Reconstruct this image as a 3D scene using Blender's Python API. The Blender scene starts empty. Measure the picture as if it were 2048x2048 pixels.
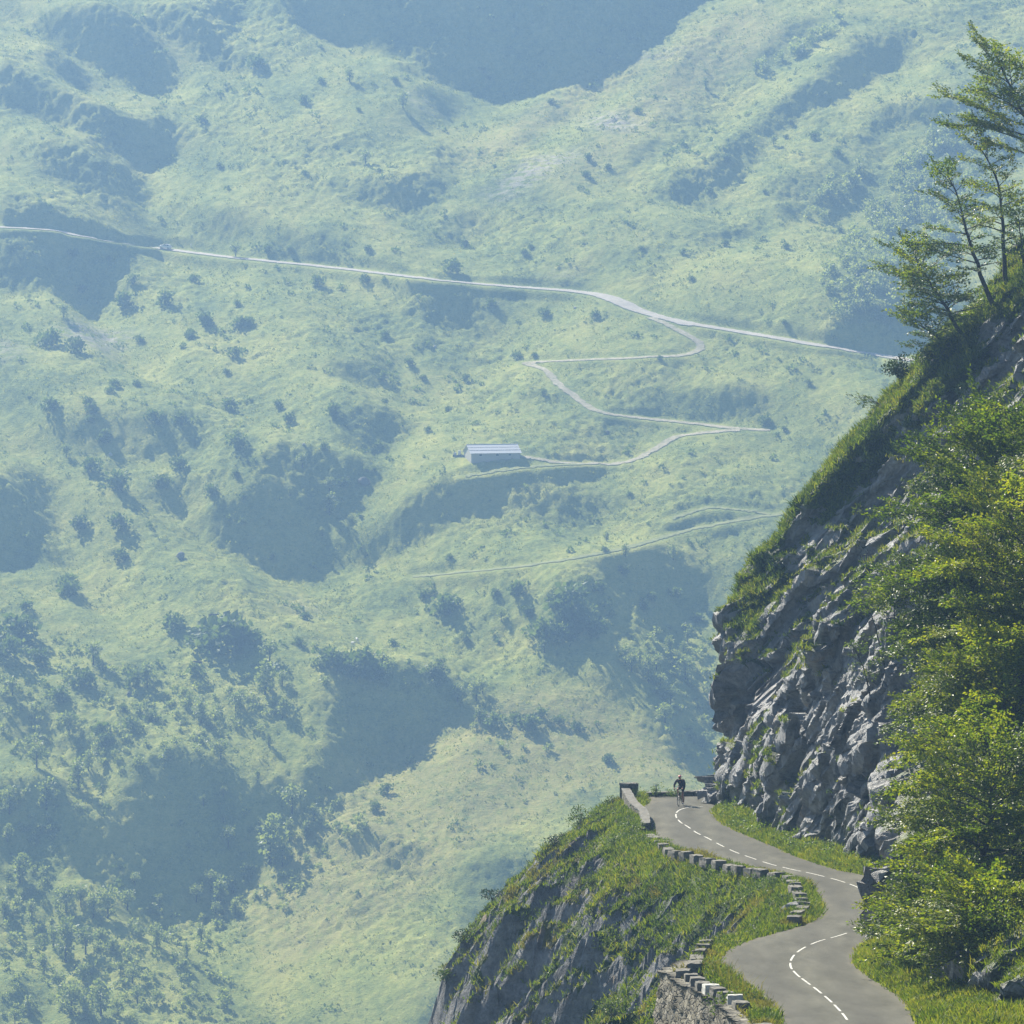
import bpy, bmesh, math, random
import numpy as np
from mathutils import Vector, Matrix

R = math.radians
S = bpy.context.scene
COL = S.collection
rng = np.random.default_rng(7)
random.seed(7)

# ------------------------------------------------------------------ camera
F = 12000.0                      # focal length in photograph pixels (2048 wide)
PITCH = math.atan((1024 - 250) / F)
CP, SP = math.cos(PITCH), math.sin(PITCH)


def P(px, py, Y):
    """point at depth Y on the sight line of a photograph pixel"""
    u = (px - 1024) / F
    v = (1024 - py) / F
    dy = CP + v * SP
    dz = -SP + v * CP
    return Vector((u * Y / dy, Y, dz * Y / dy))


def ray(px, py):
    u = (np.asarray(px, float) - 1024) / F
    v = (1024 - np.asarray(py, float)) / F
    dy = CP + v * SP
    return u / dy, (-SP + v * CP) / dy          # x per Y, z per Y


def proj(x, y, z):
    zc = y * CP - z * SP
    yc = y * SP + z * CP
    return 1024 + F * x / zc, 1024 - F * yc / zc


cam = bpy.data.cameras.new('camera')
cam.sensor_width = 36
cam.angle = 2 * math.atan(1024 / F)
cam.clip_start = 1
cam.clip_end = 8000
co = bpy.data.objects.new('camera', cam)
COL.objects.link(co)
co.rotation_euler = (math.pi / 2 - PITCH, 0, 0)
S.camera = co

# ------------------------------------------------------------------ light
SUN_AZ = R(-34)      # from +y towards -x : the sun stands behind the left of the view
SUN_EL = R(42)
SUNV = Vector((math.sin(SUN_AZ) * math.cos(SUN_EL), math.cos(SUN_AZ) * math.cos(SUN_EL), math.sin(SUN_EL)))
sl = bpy.data.lights.new('sun', 'SUN')
sl.energy = 5.0
sl.angle = R(0.5)
sl.color = (1, .92, .76)
so = bpy.data.objects.new('sun', sl)
COL.objects.link(so)
so.rotation_euler = SUNV.to_track_quat('Z', 'Y').to_euler()
so.location = (0, 0, 60)

W = bpy.data.worlds.new('World')
S.world = W
W.use_nodes = True
nt = W.node_tree
bg = nt.nodes['Background']
sky = nt.nodes.new('ShaderNodeTexSky')
sky.sky_type = 'NISHITA'
sky.sun_disc = False
sky.sun_elevation = SUN_EL
sky.sun_rotation = SUN_AZ
sky.altitude = 1200
nt.links.new(sky.outputs[0], bg.inputs[0])
bg.inputs[1].default_value = 0.05
S.view_settings.view_transform = 'Standard'
S.view_settings.look = 'None'
S.view_settings.gamma = 1
S.view_settings.use_curve_mapping = False
S.view_settings.exposure = 1.5
S.render.engine = 'CYCLES'
c = S.cycles
c.max_bounces = 5
c.diffuse_bounces = 2
c.glossy_bounces = 2
c.transmission_bounces = 3
c.volume_bounces = 0
c.transparent_max_bounces = 4
c.use_denoising = True
c.caustics_reflective = False
c.caustics_refractive = False
c.sample_clamp_indirect = 4


# ------------------------------------------------------------------ helpers
def tag(o, label=None, cat=None, group=None, kind=None):
    if label: o['label'] = label
    if cat: o['category'] = cat
    if group: o['group'] = group
    if kind: o['kind'] = kind
    return o


def link(o, parent=None):
    COL.objects.link(o)
    if parent is not None:
        o.parent = parent
    return o


def empty(name, loc=(0, 0, 0), rz=0):
    o = bpy.data.objects.new(name, None)
    o.empty_display_size = .3
    o.location = loc
    o.rotation_euler = (0, 0, rz)
    return link(o)


def npmesh(name, verts, faces, mat=None, smooth=True, attrs=None):
    """faces: (n,3) or (n,4) int array, or a list of such arrays"""
    me = bpy.data.meshes.new(name)
    fl = faces if isinstance(faces, (list, tuple)) and len(faces) and isinstance(faces[0], np.ndarray) and faces[0].ndim == 2 else [np.asarray(faces)]
    fl = [np.asarray(f, np.int32) for f in fl if len(f)]
    verts = np.asarray(verts, np.float32)
    nl = sum(f.size for f in fl)
    nf = sum(len(f) for f in fl)
    me.vertices.add(len(verts))
    me.vertices.foreach_set('co', verts.ravel())
    me.loops.add(nl)
    me.loops.foreach_set('vertex_index', np.concatenate([f.ravel() for f in fl]))
    tot = np.concatenate([np.full(len(f), f.shape[1], np.int32) for f in fl])
    st = np.concatenate([[0], np.cumsum(tot)[:-1]]).astype(np.int32)
    me.polygons.add(nf)
    me.polygons.foreach_set('loop_start', st)
    me.polygons.foreach_set('loop_total', tot)
    me.polygons.foreach_set('use_smooth', np.full(nf, smooth))
    me.update(calc_edges=True)
    for k, a in (attrs or {}).items():
        at = me.attributes.new(k, 'FLOAT', 'POINT')
        at.data.foreach_set('value', np.asarray(a, np.float32).ravel())
    if mat is not None:
        me.materials.append(mat)
    return me


def nobj(name, verts, faces, mat=None, parent=None, smooth=True, attrs=None):
    return link(bpy.data.objects.new(name, npmesh(name, verts, faces, mat, smooth, attrs)), parent)


def gridfaces(n, m):
    """n rows of m verts"""
    i = np.arange(n - 1)[:, None] * m + np.arange(m - 1)[None, :]
    i = i.ravel()
    return np.stack([i, i + 1, i + m + 1, i + m], 1)


class MB:
    """collects simple shapes into one mesh"""
    def __init__(s):
        s.v = []; s.f = []

    def add(s, vs, fs):
        n = len(s.v)
        s.v += [tuple(v) for v in vs]
        s.f += [tuple(i + n for i in f) for f in fs]
        return s

    def box(s, c, d, M=None, taper=1.0):
        x, y, z = (k / 2 for k in d)
        vs = []
        for sz in (-1, 1):
            t = 1.0 if sz < 0 else taper
            for sx, sy in ((-1, -1), (1, -1), (1, 1), (-1, 1)):
                v = Vector((sx * x * t, sy * y * t, sz * z))
                if M is not None: v = M @ v
                vs.append(v + Vector(c))
        return s.add(vs, [(3, 2, 1, 0), (4, 5, 6, 7), (0, 1, 5, 4), (1, 2, 6, 5), (2, 3, 7, 6), (3, 0, 4, 7)])

    def tube(s, pts, rad, n=8, cap=True):
        pts = [Vector(p) for p in pts]
        if not hasattr(rad, '__len__'): rad = [rad] * len(pts)
        vs, fs = [], []
        ref = Vector((0, 0, 1))
        for i, p in enumerate(pts):
            t = (pts[min(i + 1, len(pts) - 1)] - pts[max(i - 1, 0)])
            t = t.normalized() if t.length > 1e-9 else Vector((0, 0, 1))
            a = ref - t * ref.dot(t)
            if a.length < .15:
                a = Vector((1, 0, 0)) - t * t.x
                if a.length < .15: a = Vector((0, 1, 0)) - t * t.y
            a.normalize(); b = t.cross(a)
            for k in range(n):
                q = 2 * math.pi * k / n
                vs.append(p + (a * math.cos(q) + b * math.sin(q)) * rad[i])
        for i in range(len(pts) - 1):
            for k in range(n):
                k2 = (k + 1) % n
                fs.append((i * n + k, i * n + k2, (i + 1) * n + k2, (i + 1) * n + k))
        if cap:
            fs.append(tuple(range(n))[::-1])
            fs.append(tuple((len(pts) - 1) * n + k for k in range(n)))
        return s.add(vs, fs)

    def ring(s, c, axis, R_, r, n=24, m=6):
        """torus"""
        axis = Vector(axis).normalized()
        a = axis.orthogonal().normalized(); b = axis.cross(a)
        vs, fs = [], []
        for i in range(n):
            q = 2 * math.pi * i / n
            d = a * math.cos(q) + b * math.sin(q)
            for k in range(m):
                w = 2 * math.pi * k / m
                vs.append(Vector(c) + d * (R_ + r * math.cos(w)) + axis * (r * math.sin(w)))
        for i in range(n):
            for k in range(m):
                fs.append((i * m + k, ((i + 1) % n) * m + k, ((i + 1) % n) * m + (k + 1) % m, i * m + (k + 1) % m))
        return s.add(vs, fs)

    def build(s, name, mat, parent=None, smooth=False, bevel=0):
        me = bpy.data.meshes.new(name)
        me.from_pydata(s.v, [], s.f)
        if mat is not None: me.materials.append(mat)
        me.polygons.foreach_set('use_smooth', np.full(len(me.polygons), smooth))
        me.update()
        o = link(bpy.data.objects.new(name, me), parent)
        if bevel:
            b = o.modifiers.new('bevel', 'BEVEL'); b.width = bevel; b.segments = 2
        return o


# spectral noise on a regular grid
def spec(n, m, cell, lmin, lmax, beta=2.0, seed=0, ax=1.0, ay=1.0):
    r = np.random.default_rng(seed)
    w = np.fft.rfft2(r.standard_normal((n, m)))
    ky = np.fft.fftfreq(n, cell)[:, None] * ay
    kx = np.fft.rfftfreq(m, cell)[None, :] * ax
    k = np.sqrt(kx * kx + ky * ky)
    k[0, 0] = 1
    a = k ** (-beta / 2 - .5) / (1 + (lmin * k) ** 4) / (1 + (1 / (lmax * k)) ** 4)
    a[0, 0] = 0
    h = np.fft.irfft2(w * a, s=(n, m))
    return h / h.std()


def _hash(ix, iy, iz, seed):
    h = (ix.astype(np.uint32) * np.uint32(374761393) + iy.astype(np.uint32) * np.uint32(668265263)
         + iz.astype(np.uint32) * np.uint32(2147483647) + np.uint32(seed * 974711 + 12345))
    h = (h ^ (h >> np.uint32(13))) * np.uint32(1274126177)
    h = h ^ (h >> np.uint32(16))
    h = h * np.uint32(2246822519)
    h = h ^ (h >> np.uint32(15))
    return h.astype(np.float64) / 4294967295.0


def vnoise(x, y, z, seed=0):
    """smooth value noise, about -1..1"""
    x = np.asarray(x, float); y = np.asarray(y, float); z = np.asarray(z, float)
    x, y, z = np.broadcast_arrays(x, y, z)
    ix = np.floor(x).astype(np.int64); iy = np.floor(y).astype(np.int64); iz = np.floor(z).astype(np.int64)
    fx = x - ix; fy = y - iy; fz = z - iz
    fx = fx ** 3 * (fx * (fx * 6 - 15) + 10); fy = fy ** 3 * (fy * (fy * 6 - 15) + 10); fz = fz ** 3 * (fz * (fz * 6 - 15) + 10)
    out = 0
    for dx in (0, 1):
        wx = fx if dx else 1 - fx
        for dy in (0, 1):
            wy = fy if dy else 1 - fy
            for dz in (0, 1):
                wz = fz if dz else 1 - fz
                out = out + wx * wy * wz * _hash(ix + dx, iy + dy, iz + dz, seed)
    return out * 2 - 1


def fbm(x, y, z, oct=4, seed=0, gain=.5, ridged=False):
    a, f, s, t = 1.0, 1.0, 0, 0
    for o in range(oct):
        n = vnoise(x * f + o * 17.3, y * f + o * 9.1, z * f + o * 5.7, seed + o)
        if ridged: n = 1 - 2 * np.abs(n)
        s = s + a * n; t += a
        a *= gain; f *= 2.03
    return s / t


def bilin(A, x0, y0, cell, X, Y):
    gx = np.clip((X - x0) / cell, 0, A.shape[1] - 1.001); gy = np.clip((Y - y0) / cell, 0, A.shape[0] - 1.001)
    ix = gx.astype(int); iy = gy.astype(int)
    fx = gx - ix; fy = gy - iy
    return (A[iy, ix] * (1 - fx) + A[iy, ix + 1] * fx) * (1 - fy) + (A[iy + 1, ix] * (1 - fx) + A[iy + 1, ix + 1] * fx) * fy


def inpoly(px, py, poly):
    r = np.zeros(np.shape(px), bool)
    n = len(poly)
    for i in range(n):
        x1, y1 = poly[i]; x2, y2 = poly[(i + 1) % n]
        if y1 == y2: continue
        c_ = ((y1 > py) != (y2 > py)) & (px < (x2 - x1) * (py - y1) / (y2 - y1) + x1)
        r ^= c_
    return r


def blur(A, n, it=2):
    for _ in range(it):
        for ax in (0, 1):
            Pd = np.pad(A, [(n, n) if a == ax else (0, 0) for a in (0, 1)], mode='edge')
            cs = np.cumsum(np.insert(Pd, 0, 0, axis=ax), axis=ax)
            k = 2 * n + 1
            A = (np.take(cs, range(k, cs.shape[ax]), axis=ax) - np.take(cs, range(0, cs.shape[ax] - k), axis=ax)) / k
    return A


# ------------------------------------------------------------------ materials
class NT:
    def __init__(s, name):
        s.m = bpy.data.materials.new(name)
        s.m.use_nodes = True
        s.t = s.m.node_tree
        s.b = s.t.nodes['Principled BSDF']
        s.out = s.t.nodes['Material Output']
        s.b.inputs['Roughness'].default_value = .85
        s.b.inputs['Specular IOR Level'].default_value = .25

    def n(s, kind, **kw):
        nd = s.t.nodes.new(kind)
        for k, v in kw.items():
            if k.startswith('i_'):
                nd.inputs[k[2:].replace('_', ' ')].default_value = v
            else:
                setattr(nd, k, v)
        return nd

    def l(s, a, b):
        s.t.links.new(a, b)

    def noise(s, scale, detail=4, rough=.55, vec=None, dist=0):
        nd = s.n('ShaderNodeTexNoise', i_Scale=scale, i_Detail=detail, i_Roughness=rough, i_Distortion=dist)
        if vec is not None: s.l(vec, nd.inputs['Vector'])
        return nd.outputs[0]

    def ramp(s, fac, stops):
        nd = s.n('ShaderNodeValToRGB')
        el = nd.color_ramp.elements
        while len(el) > 1: el.remove(el[-1])
        el[0].position = stops[0][0]; el[0].color = (*stops[0][1], 1)
        for p, cc in stops[1:]:
            e = el.new(p); e.color = (*cc, 1)
        s.l(fac, nd.inputs[0])
        return nd.outputs[0]

    def mix(s, fac, a, b, mode='MIX'):
        nd = s.n('ShaderNodeMix', data_type='RGBA', blend_type=mode)
        for k, v in ((0, fac), (6, a), (7, b)):
            if hasattr(v, 'is_linked') or hasattr(v, 'links'): s.l(v, nd.inputs[k])
            elif k == 0: nd.inputs[0].default_value = v
            else: nd.inputs[k].default_value = (*v, 1)
        return nd.outputs[2]

    def math(s, op, a, b=None, c=None):
        nd = s.n('ShaderNodeMath', operation=op)
        for i, v in enumerate((a, b, c)):
            if v is None: continue
            if hasattr(v, 'links'): s.l(v, nd.inputs[i])
            else: nd.inputs[i].default_value = v
        return nd.outputs[0]

    def sstep(s, x, a, b):
        nd = s.n('ShaderNodeMapRange', interpolation_type='SMOOTHSTEP')
        s.l(x, nd.inputs[0]); nd.inputs[1].default_value = a; nd.inputs[2].default_value = b
        return nd.outputs[0]

    def attr(s, name):
        return s.n('ShaderNodeAttribute', attribute_name=name).outputs['Fac']

    def pos(s, scale=(1, 1, 1), obj=False):
        src = s.n('ShaderNodeTexCoord').outputs['Object'] if obj else s.n('ShaderNodeNewGeometry').outputs['Position']
        if scale == (1, 1, 1): return src
        mp = s.n('ShaderNodeMapping'); mp.inputs['Scale'].default_value = scale
        s.l(src, mp.inputs[0])
        return mp.outputs[0]

    def bump(s, h, strength=.5, dist=.1):
        nd = s.n('ShaderNodeBump', i_Strength=strength, i_Distance=dist)
        s.l(h, nd.inputs['Height'])
        s.l(nd.outputs[0], s.b.inputs['Normal'])

    def color(s, c_):
        if hasattr(c_, 'links'): s.l(c_, s.b.inputs['Base Color'])
        else: s.b.inputs['Base Color'].default_value = (*c_, 1)
        return s


def plain(name, col, rough=.7, spec_=.3, metal=0, var=.0, vs=8):
    k = NT(name)
    if var:
        k.color(k.mix(k.math('MULTIPLY', k.noise(vs, 4, obj_pos(k) if False else .55), 1.0), tuple(c_ * (1 - var) for c_ in col), tuple(min(1, c_ * (1 + var)) for c_ in col)))
    else:
        k.color(col)
    k.b.inputs['Roughness'].default_value = rough
    k.b.inputs['Specular IOR Level'].default_value = spec_
    k.b.inputs['Metallic'].default_value = metal
    return k.m


def leafmat(name, stops, scale=.6, trans=.45, rough=.4, spec_=.5):
    """leaves: colour varies from leaf clump to leaf clump and from tree to tree, light passes through"""
    k = NT(name)
    rn = k.n('ShaderNodeObjectInfo').outputs['Random']
    f = k.math('ADD', k.math('MULTIPLY', k.noise(scale, 3, .6, k.pos(obj=True)), .8), k.math('MULTIPLY', rn, .2))
    f2 = k.n('ShaderNodeNewGeometry').outputs['Random Per Island']
    f = k.math('ADD', k.math('MULTIPLY', f, .7), k.math('MULTIPLY', f2, .3))
    colr = k.ramp(f, stops)
    k.color(colr)
    k.b.inputs['Roughness'].default_value = rough
    k.b.inputs['Specular IOR Level'].default_value = spec_
    tr = k.n('ShaderNodeBsdfTranslucent')
    k.l(k.mix(1.0, colr, (1.5, 1.45, .5), 'MULTIPLY'), tr.inputs[0])
    mx = k.n('ShaderNodeMixShader'); mx.inputs[0].default_value = trans
    k.l(k.b.outputs[0], mx.inputs[1]); k.l(tr.outputs[0], mx.inputs[2])
    k.l(mx.outputs[0], k.out.inputs[0])
    return k.m
# ================================================================== the mountainside across the valley
K = 1.06                       # my notes were taken on a 1932 pixel view of the 2048 pixel photograph


def base_z(Y):
    z = -217 + .39 * (Y - 1450)
    z = np.where(Y < 1395, -238.45 - 14 * (1 - np.exp(-(1395 - Y) / 36.0)), z)
    return z


def sc(poly, k=K, ox=0, oy=0):
    return [(ox + k * x, oy + k * y) for x, y in poly]


def z1(poly): return sc(poly, .53)
def z2(poly): return sc(poly, .5942, 900, 0)
def z3(poly): return sc(poly, .4917, 850, 500)
def z4(poly): return sc(poly, .4917, 0, 600)
def z5(poly): return sc(poly, .4907, 0, 1100)
def z6(poly): return sc(poly, .4141, 700, 1000)


# faces of the slope that turn away from the sun (spur flanks, gully sides), outlined where they are seen
STEEP = [
    (1, z1([(450, 20), (600, 10), (640, 20), (700, 70), (830, 150), (890, 210), (885, 300), (820, 280), (700, 200), (560, 100)])),
    (1, z1([(660, 0), (870, 0), (870, 80), (830, 110), (880, 190), (840, 140), (720, 50)])),
    (1, z1([(80, 0), (400, 30), (480, 110), (560, 190), (620, 240), (610, 330), (600, 360), (430, 340), (330, 270), (220, 180), (110, 60)])),
    (1, z1([(0, 200), (130, 240), (330, 360), (470, 410), (650, 480), (650, 560), (640, 600), (540, 640), (500, 650), (420, 585), (330, 530), (190, 430), (90, 370), (0, 330)])),
    (.7, z1([(150, 530), (300, 560), (420, 600), (530, 670), (590, 760), (580, 800), (530, 790), (440, 740), (350, 690), (150, 620)])),
    (1, z1([(0, 760), (130, 780), (250, 810), (350, 850), (470, 880), (400, 915), (200, 890), (0, 865)])),
    (1, z1([(0, 880), (200, 900), (400, 935), (450, 960), (400, 1040), (380, 1150), (390, 1200), (300, 1230), (200, 1140), (100, 1110), (0, 1080)])),
    (1, sc([(560, -60), (1390, -60), (1290, 0), (1235, 60), (1200, 105), (1100, 135), (1000, 170), (930, 185), (860, 165), (800, 160), (770, 120), (690, 95), (600, 65), (545, 40)])),
    (.8, z2([(1120, 60), (1230, 40), (1200, 90), (1060, 150), (1000, 190), (1040, 130)])),
    (1, z2([(1350, 120), (1530, 100), (1560, 150), (1480, 230), (1400, 270), (1300, 330), (1200, 390), (1080, 430), (1020, 500), (960, 560), (870, 610), (800, 650), (700, 690), (690, 650), (760, 590), (900, 500), (1000, 430), (1150, 330), (1250, 230)])),
    (1, z2([(1480, 410), (1700, 280), (1690, 310), (1620, 420), (1500, 500), (1400, 560), (1440, 480)])),
    (.7, z2([(800, 820), (900, 780), (1060, 710), (1100, 730), (950, 810), (830, 860)])),
    (.6, z2([(260, 440), (330, 390), (470, 330), (420, 380), (300, 450)])),
    (.5, z2([(1100, 620), (1260, 560), (1300, 600), (1180, 680)])),
    (1, sc([(1560, 640), (1640, 600), (1720, 540), (1790, 560), (1760, 660), (1600, 660)])),
    (1, sc([(500, 870), (560, 850), (640, 860), (720, 880), (690, 920), (640, 940), (610, 1000), (580, 1050), (570, 1075), (500, 1080), (450, 1060), (420, 1030), (400, 1000), (440, 960), (490, 920)])),
    (1, sc([(780, 940), (850, 910), (930, 910), (980, 920), (960, 960), (880, 1010), (800, 1050), (720, 1070), (640, 1080), (575, 1075), (600, 1040), (680, 1010), (740, 990)])),
    (.8, sc([(690, 760), (740, 770), (780, 790), (750, 830), (720, 860), (660, 850), (640, 820)])),
    (1, sc([(-40, 900), (60, 880), (95, 900), (95, 960), (80, 1040), (0, 1075), (-40, 1080)])),
    (1, sc([(640, 1270), (720, 1260), (850, 1270), (920, 1290), (860, 1350), (800, 1390), (720, 1430), (650, 1490), (590, 1550), (540, 1600), (480, 1650), (430, 1700), (350, 1750), (260, 1760), (200, 1700), (130, 1640), (120, 1580), (200, 1530), (260, 1450), (330, 1420), (420, 1440), (480, 1500), (560, 1480), (620, 1380)])),
    (.9, sc([(-40, 1480), (60, 1470), (180, 1440), (130, 1560), (60, 1600), (-40, 1620)])),
    (.9, sc([(1050, 1090), (1150, 1060), (1300, 1040), (1380, 1080), (1340, 1130), (1250, 1180), (1180, 1210), (1120, 1220), (1050, 1190)])),
    (.9, sc([(1160, 1230), (1230, 1220), (1300, 1270), (1350, 1330), (1380, 1500), (1320, 1450), (1250, 1390), (1180, 1330)])),
    (.5, sc([(640, 1590), (740, 1590), (830, 1640), (780, 1660), (650, 1640)])),
    (.5, sc([(880, 1640), (1000, 1615), (1060, 1640), (980, 1690), (900, 1680)])),
    (.6, sc([(1230, 740), (1400, 720), (1480, 760), (1440, 800), (1300, 800)])),
    (.6, sc([(1000, 950), (1100, 930), (1180, 960), (1120, 990), (1020, 985)])),
    (.6, z1([(1400, 640), (1500, 620), (1640, 580), (1700, 600), (1640, 680), (1500, 740), (1380, 740), (1340, 700)])),
    (.5, z1([(1000, 900), (1100, 830), (1250, 860), (1340, 900), (1300, 960), (1100, 980)])),
    (.5, z1([(680, 780), (800, 800), (940, 860), (960, 930), (840, 960), (720, 880)])),
    (.5, z1([(1560, 1100), (1700, 1080), (1800, 1160), (1880, 1200), (1820, 1260), (1640, 1240)])),
    (.5, z1([(1640, 820), (1760, 780), (1800, 830), (1700, 900), (1660, 880)])),
    (.4, z4([(240, 470), (420, 420), (640, 470), (800, 500), (760, 580), (500, 640), (300, 600)])),
    (.4, z4([(600, 720), (760, 700), (900, 760), (860, 850), (680, 880)])),
    (.5, z4([(1350, 220), (1560, 220), (1580, 290), (1440, 320)])),
    (.4, z5([(150, 1180), (420, 1120), (700, 1150), (600, 1300), (300, 1330)])),
    (.6, z5([(0, 1750), (60, 1800), (120, 1932), (0, 1932)])),
    (.5, z6([(540, 1080), (760, 1060), (720, 1120), (560, 1130)])),
]
# flanks that face the sun, brighter than their surroundings
BRIGHT = [
    (.5, sc([(440, 1700), (700, 1440), (1000, 1290), (1100, 1290), (1350, 1470), (1150, 1520), (900, 1700), (800, 1850), (500, 1850), (420, 1800)])),
    (.3, sc([(830, 300), (1000, 190), (1220, 110), (1330, 40), (1420, 60), (1100, 300), (900, 470), (830, 420)])),
    (.3, sc([(450, 130), (760, 180), (830, 190), (820, 250), (600, 420), (460, 300)])),
    (.45, sc([(880, 660), (1000, 620), (1500, 690), (1470, 830), (1300, 870), (1000, 900), (990, 840), (880, 800)])),
    (.3, sc([(0, 1090), (330, 1080), (560, 1090), (600, 1180), (200, 1230), (0, 1200)])),
]

hx0, hy0, hc = -512.0, 1200.0, 2.0
HN, HM = 720, 512                 # rows (depth), columns
gx = hx0 + hc * np.arange(HM)[None, :] + np.zeros((HN, 1))
gy = hy0 + hc * np.arange(HN)[:, None] + np.zeros((1, HM))
gbase = -217 + .39 * (gy - 1450)
sa = np.array([math.sin(SUN_AZ), math.cos(SUN_AZ)])       # towards the sun, in plan
ky = 2 * np.pi * np.fft.fftfreq(HN, hc)[:, None]
kx = 2 * np.pi * np.fft.rfftfreq(HM, hc)[None, :]
ka = kx * sa[0] + ky * sa[1]
kb = -kx * sa[1] + ky * sa[0]
den = ka ** 2 + .05 * kb ** 2 + (1 / 95.0) ** 2
wn = blur(np.random.default_rng(3).standard_normal((HN, HM)), 6, 2); wn /= wn.std()
wn3 = blur(np.random.default_rng(5).standard_normal((HN, HM)), 2, 2); wn3 /= wn3.std()
wn4 = blur(np.random.default_rng(6).standard_normal((HN, HM)), 2, 2); wn4 /= wn4.std()
wn2 = blur(np.random.default_rng(4).standard_normal((HN, HM)), 6, 2); wn2 /= wn2.std()


def image_mask(px, py, polys):
    m = np.zeros(px.shape)
    for w_, pl in polys:
        xs_ = [p[0] for p in pl]; ys_ = [p[1] for p in pl]
        box = (px > min(xs_)) & (px < max(xs_)) & (py > min(ys_)) & (py < max(ys_))
        if not box.any(): continue
        i = np.nonzero(box)
        ins = inpoly(px[i], py[i], pl)
        mm = m[i]; mm[ins] = np.maximum(mm[ins], w_); m[i] = mm
    return m


H = np.zeros((HN, HM))
# gullies and spurs that run slantwise down the slope: towards the lower right on the left side, the lower left on the right side
def slant(sgn, seed):
    al = (sgn * gx + 2 * gy) / 5 ** .5; ac_ = (2 * gx - sgn * gy) / 5 ** .5
    r_ = fbm(ac_ / 17, al / 75, 0 * gx, 3, seed)
    return r_ / r_.std()


sidew = 1 / (1 + np.exp(-(gx + 55) / 18))
gul = slant(-1, 151) * (1 - sidew) + slant(1, 155) * sidew
ridge_ = .10 * np.clip(gul, -2, 2)
gul = np.clip(.50 * (gul - .85), 0, .60)
edge = np.clip((gx + 330) / 120, 0, 1) * np.clip((330 - gx) / 120, 0, 1)
for it in range(34):
    px, py = proj(gx, gy, gbase + H)
    px = px + 12 * wn + 8 * wn4; py = py + 12 * wn2 + 8 * wn3
    dark = image_mask(px, py, STEEP)
    lit = image_mask(px, py, BRIGHT)
    vis = (py > -80) & (py < 2120)
    T = np.maximum(.76 * blur(dark ** .4, 2, 1), gul * (1 - np.clip(lit * 2.2, 0, 1))) - .10 * (1 - dark) - .16 * lit * (1 - dark)
    T = T + .02 * wn + ridge_ * (1 - dark)
    T = np.where(vis, T, -.1 + .0 * T)
    Hh = np.fft.rfft2(T - T.mean()) * (-1j * ka) / den
    Hn = np.fft.irfft2(Hh, s=(HN, HM)) * edge
    H = H * .7 + Hn * .3
H *= np.clip((gy - 1395) / 60, 0, 1)
# small hollows and humps
def spec_h(lmin, lmax, beta, seed): return spec(HN, HM, hc, lmin, lmax, beta, seed)
H += .4 * spec_h(14, 90, 2.4, 11)

fine_x = np.arange(-200, 200.1, .8)
ox = 200 + np.cumsum(np.geomspace(1.2, 45, 26)); ox = ox[ox < 760]
hxs = np.concatenate([-ox[::-1], fine_x, ox])
fine_y = np.arange(1398, 2190, .85)
oy1 = 2190 + np.cumsum(np.geomspace(1.2, 40, 24))
oy0 = 1398 - np.cumsum(np.geomspace(1.2, 60, 34)); oy0 = oy0[oy0 > 330]
hys = np.concatenate([oy0[::-1], fine_y, oy1])
GX, GY = np.meshgrid(hxs, hys)
GZ = base_z(GY) + bilin(H, hx0, hy0, hc, GX, GY) * (GY > 1395)
fn, fm = len(fine_y), len(fine_x)
nz = (.22 * spec(fn, fm, .8, 2.0, 20, 1.8, 21, ax=.8) + .15 * spec(fn, fm, .8, 1.6, 5, .8, 22, ax=.7))
env = .45 + .55 * np.clip(.5 + .6 * spec(fn, fm, .8, 30, 140, 2, 23), 0, 1.4)
j0 = int(np.searchsorted(hys, fine_y[0])); i0 = int(np.searchsorted(hxs, fine_x[0]))
taper = np.minimum(1, np.minimum((fine_x + 200) / 20, (200 - fine_x) / 20).clip(0, 1))[None, :] * ((fine_y - 1398) / 20).clip(0, 1)[:, None]
dk_ = bilin(blur(dark, 2, 1), hx0, hy0, hc, GX[j0:j0 + fn, i0:i0 + fm], GY[j0:j0 + fn, i0:i0 + fm])
GZ[j0:j0 + fn, i0:i0 + fm] += nz * (env + .9 * dk_) * taper


def terrain(x, y):
    """height of the mountainside mesh"""
    x = np.asarray(x, float); y = np.asarray(y, float)
    ix = np.clip(np.searchsorted(hxs, x) - 1, 0, len(hxs) - 2); iy = np.clip(np.searchsorted(hys, y) - 1, 0, len(hys) - 2)
    fx = np.clip((x - hxs[ix]) / (hxs[ix + 1] - hxs[ix]), 0, 1); fy = np.clip((y - hys[iy]) / (hys[iy + 1] - hys[iy]), 0, 1)
    return (GZ[iy, ix] * (1 - fx) + GZ[iy, ix + 1] * fx) * (1 - fy) + (GZ[iy + 1, ix] * (1 - fx) + GZ[iy + 1, ix + 1] * fx) * fy


YS = np.arange(1405, 2400, .7)


def hit(px, py):
    """where the sight lines of photograph pixels meet the mountainside"""
    px = np.atleast_1d(px).astype(float); py = np.atleast_1d(py).astype(float)
    rx, rz = ray(px, py)
    X = rx[:, None] * YS; Z = rz[:, None] * YS
    below = Z < terrain(X, np.broadcast_to(YS, X.shape))
    k = np.argmax(below, 1)
    Y = YS[k]
    x = rx * Y
    return np.stack([x, Y, terrain(x, Y)], 1)


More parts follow.
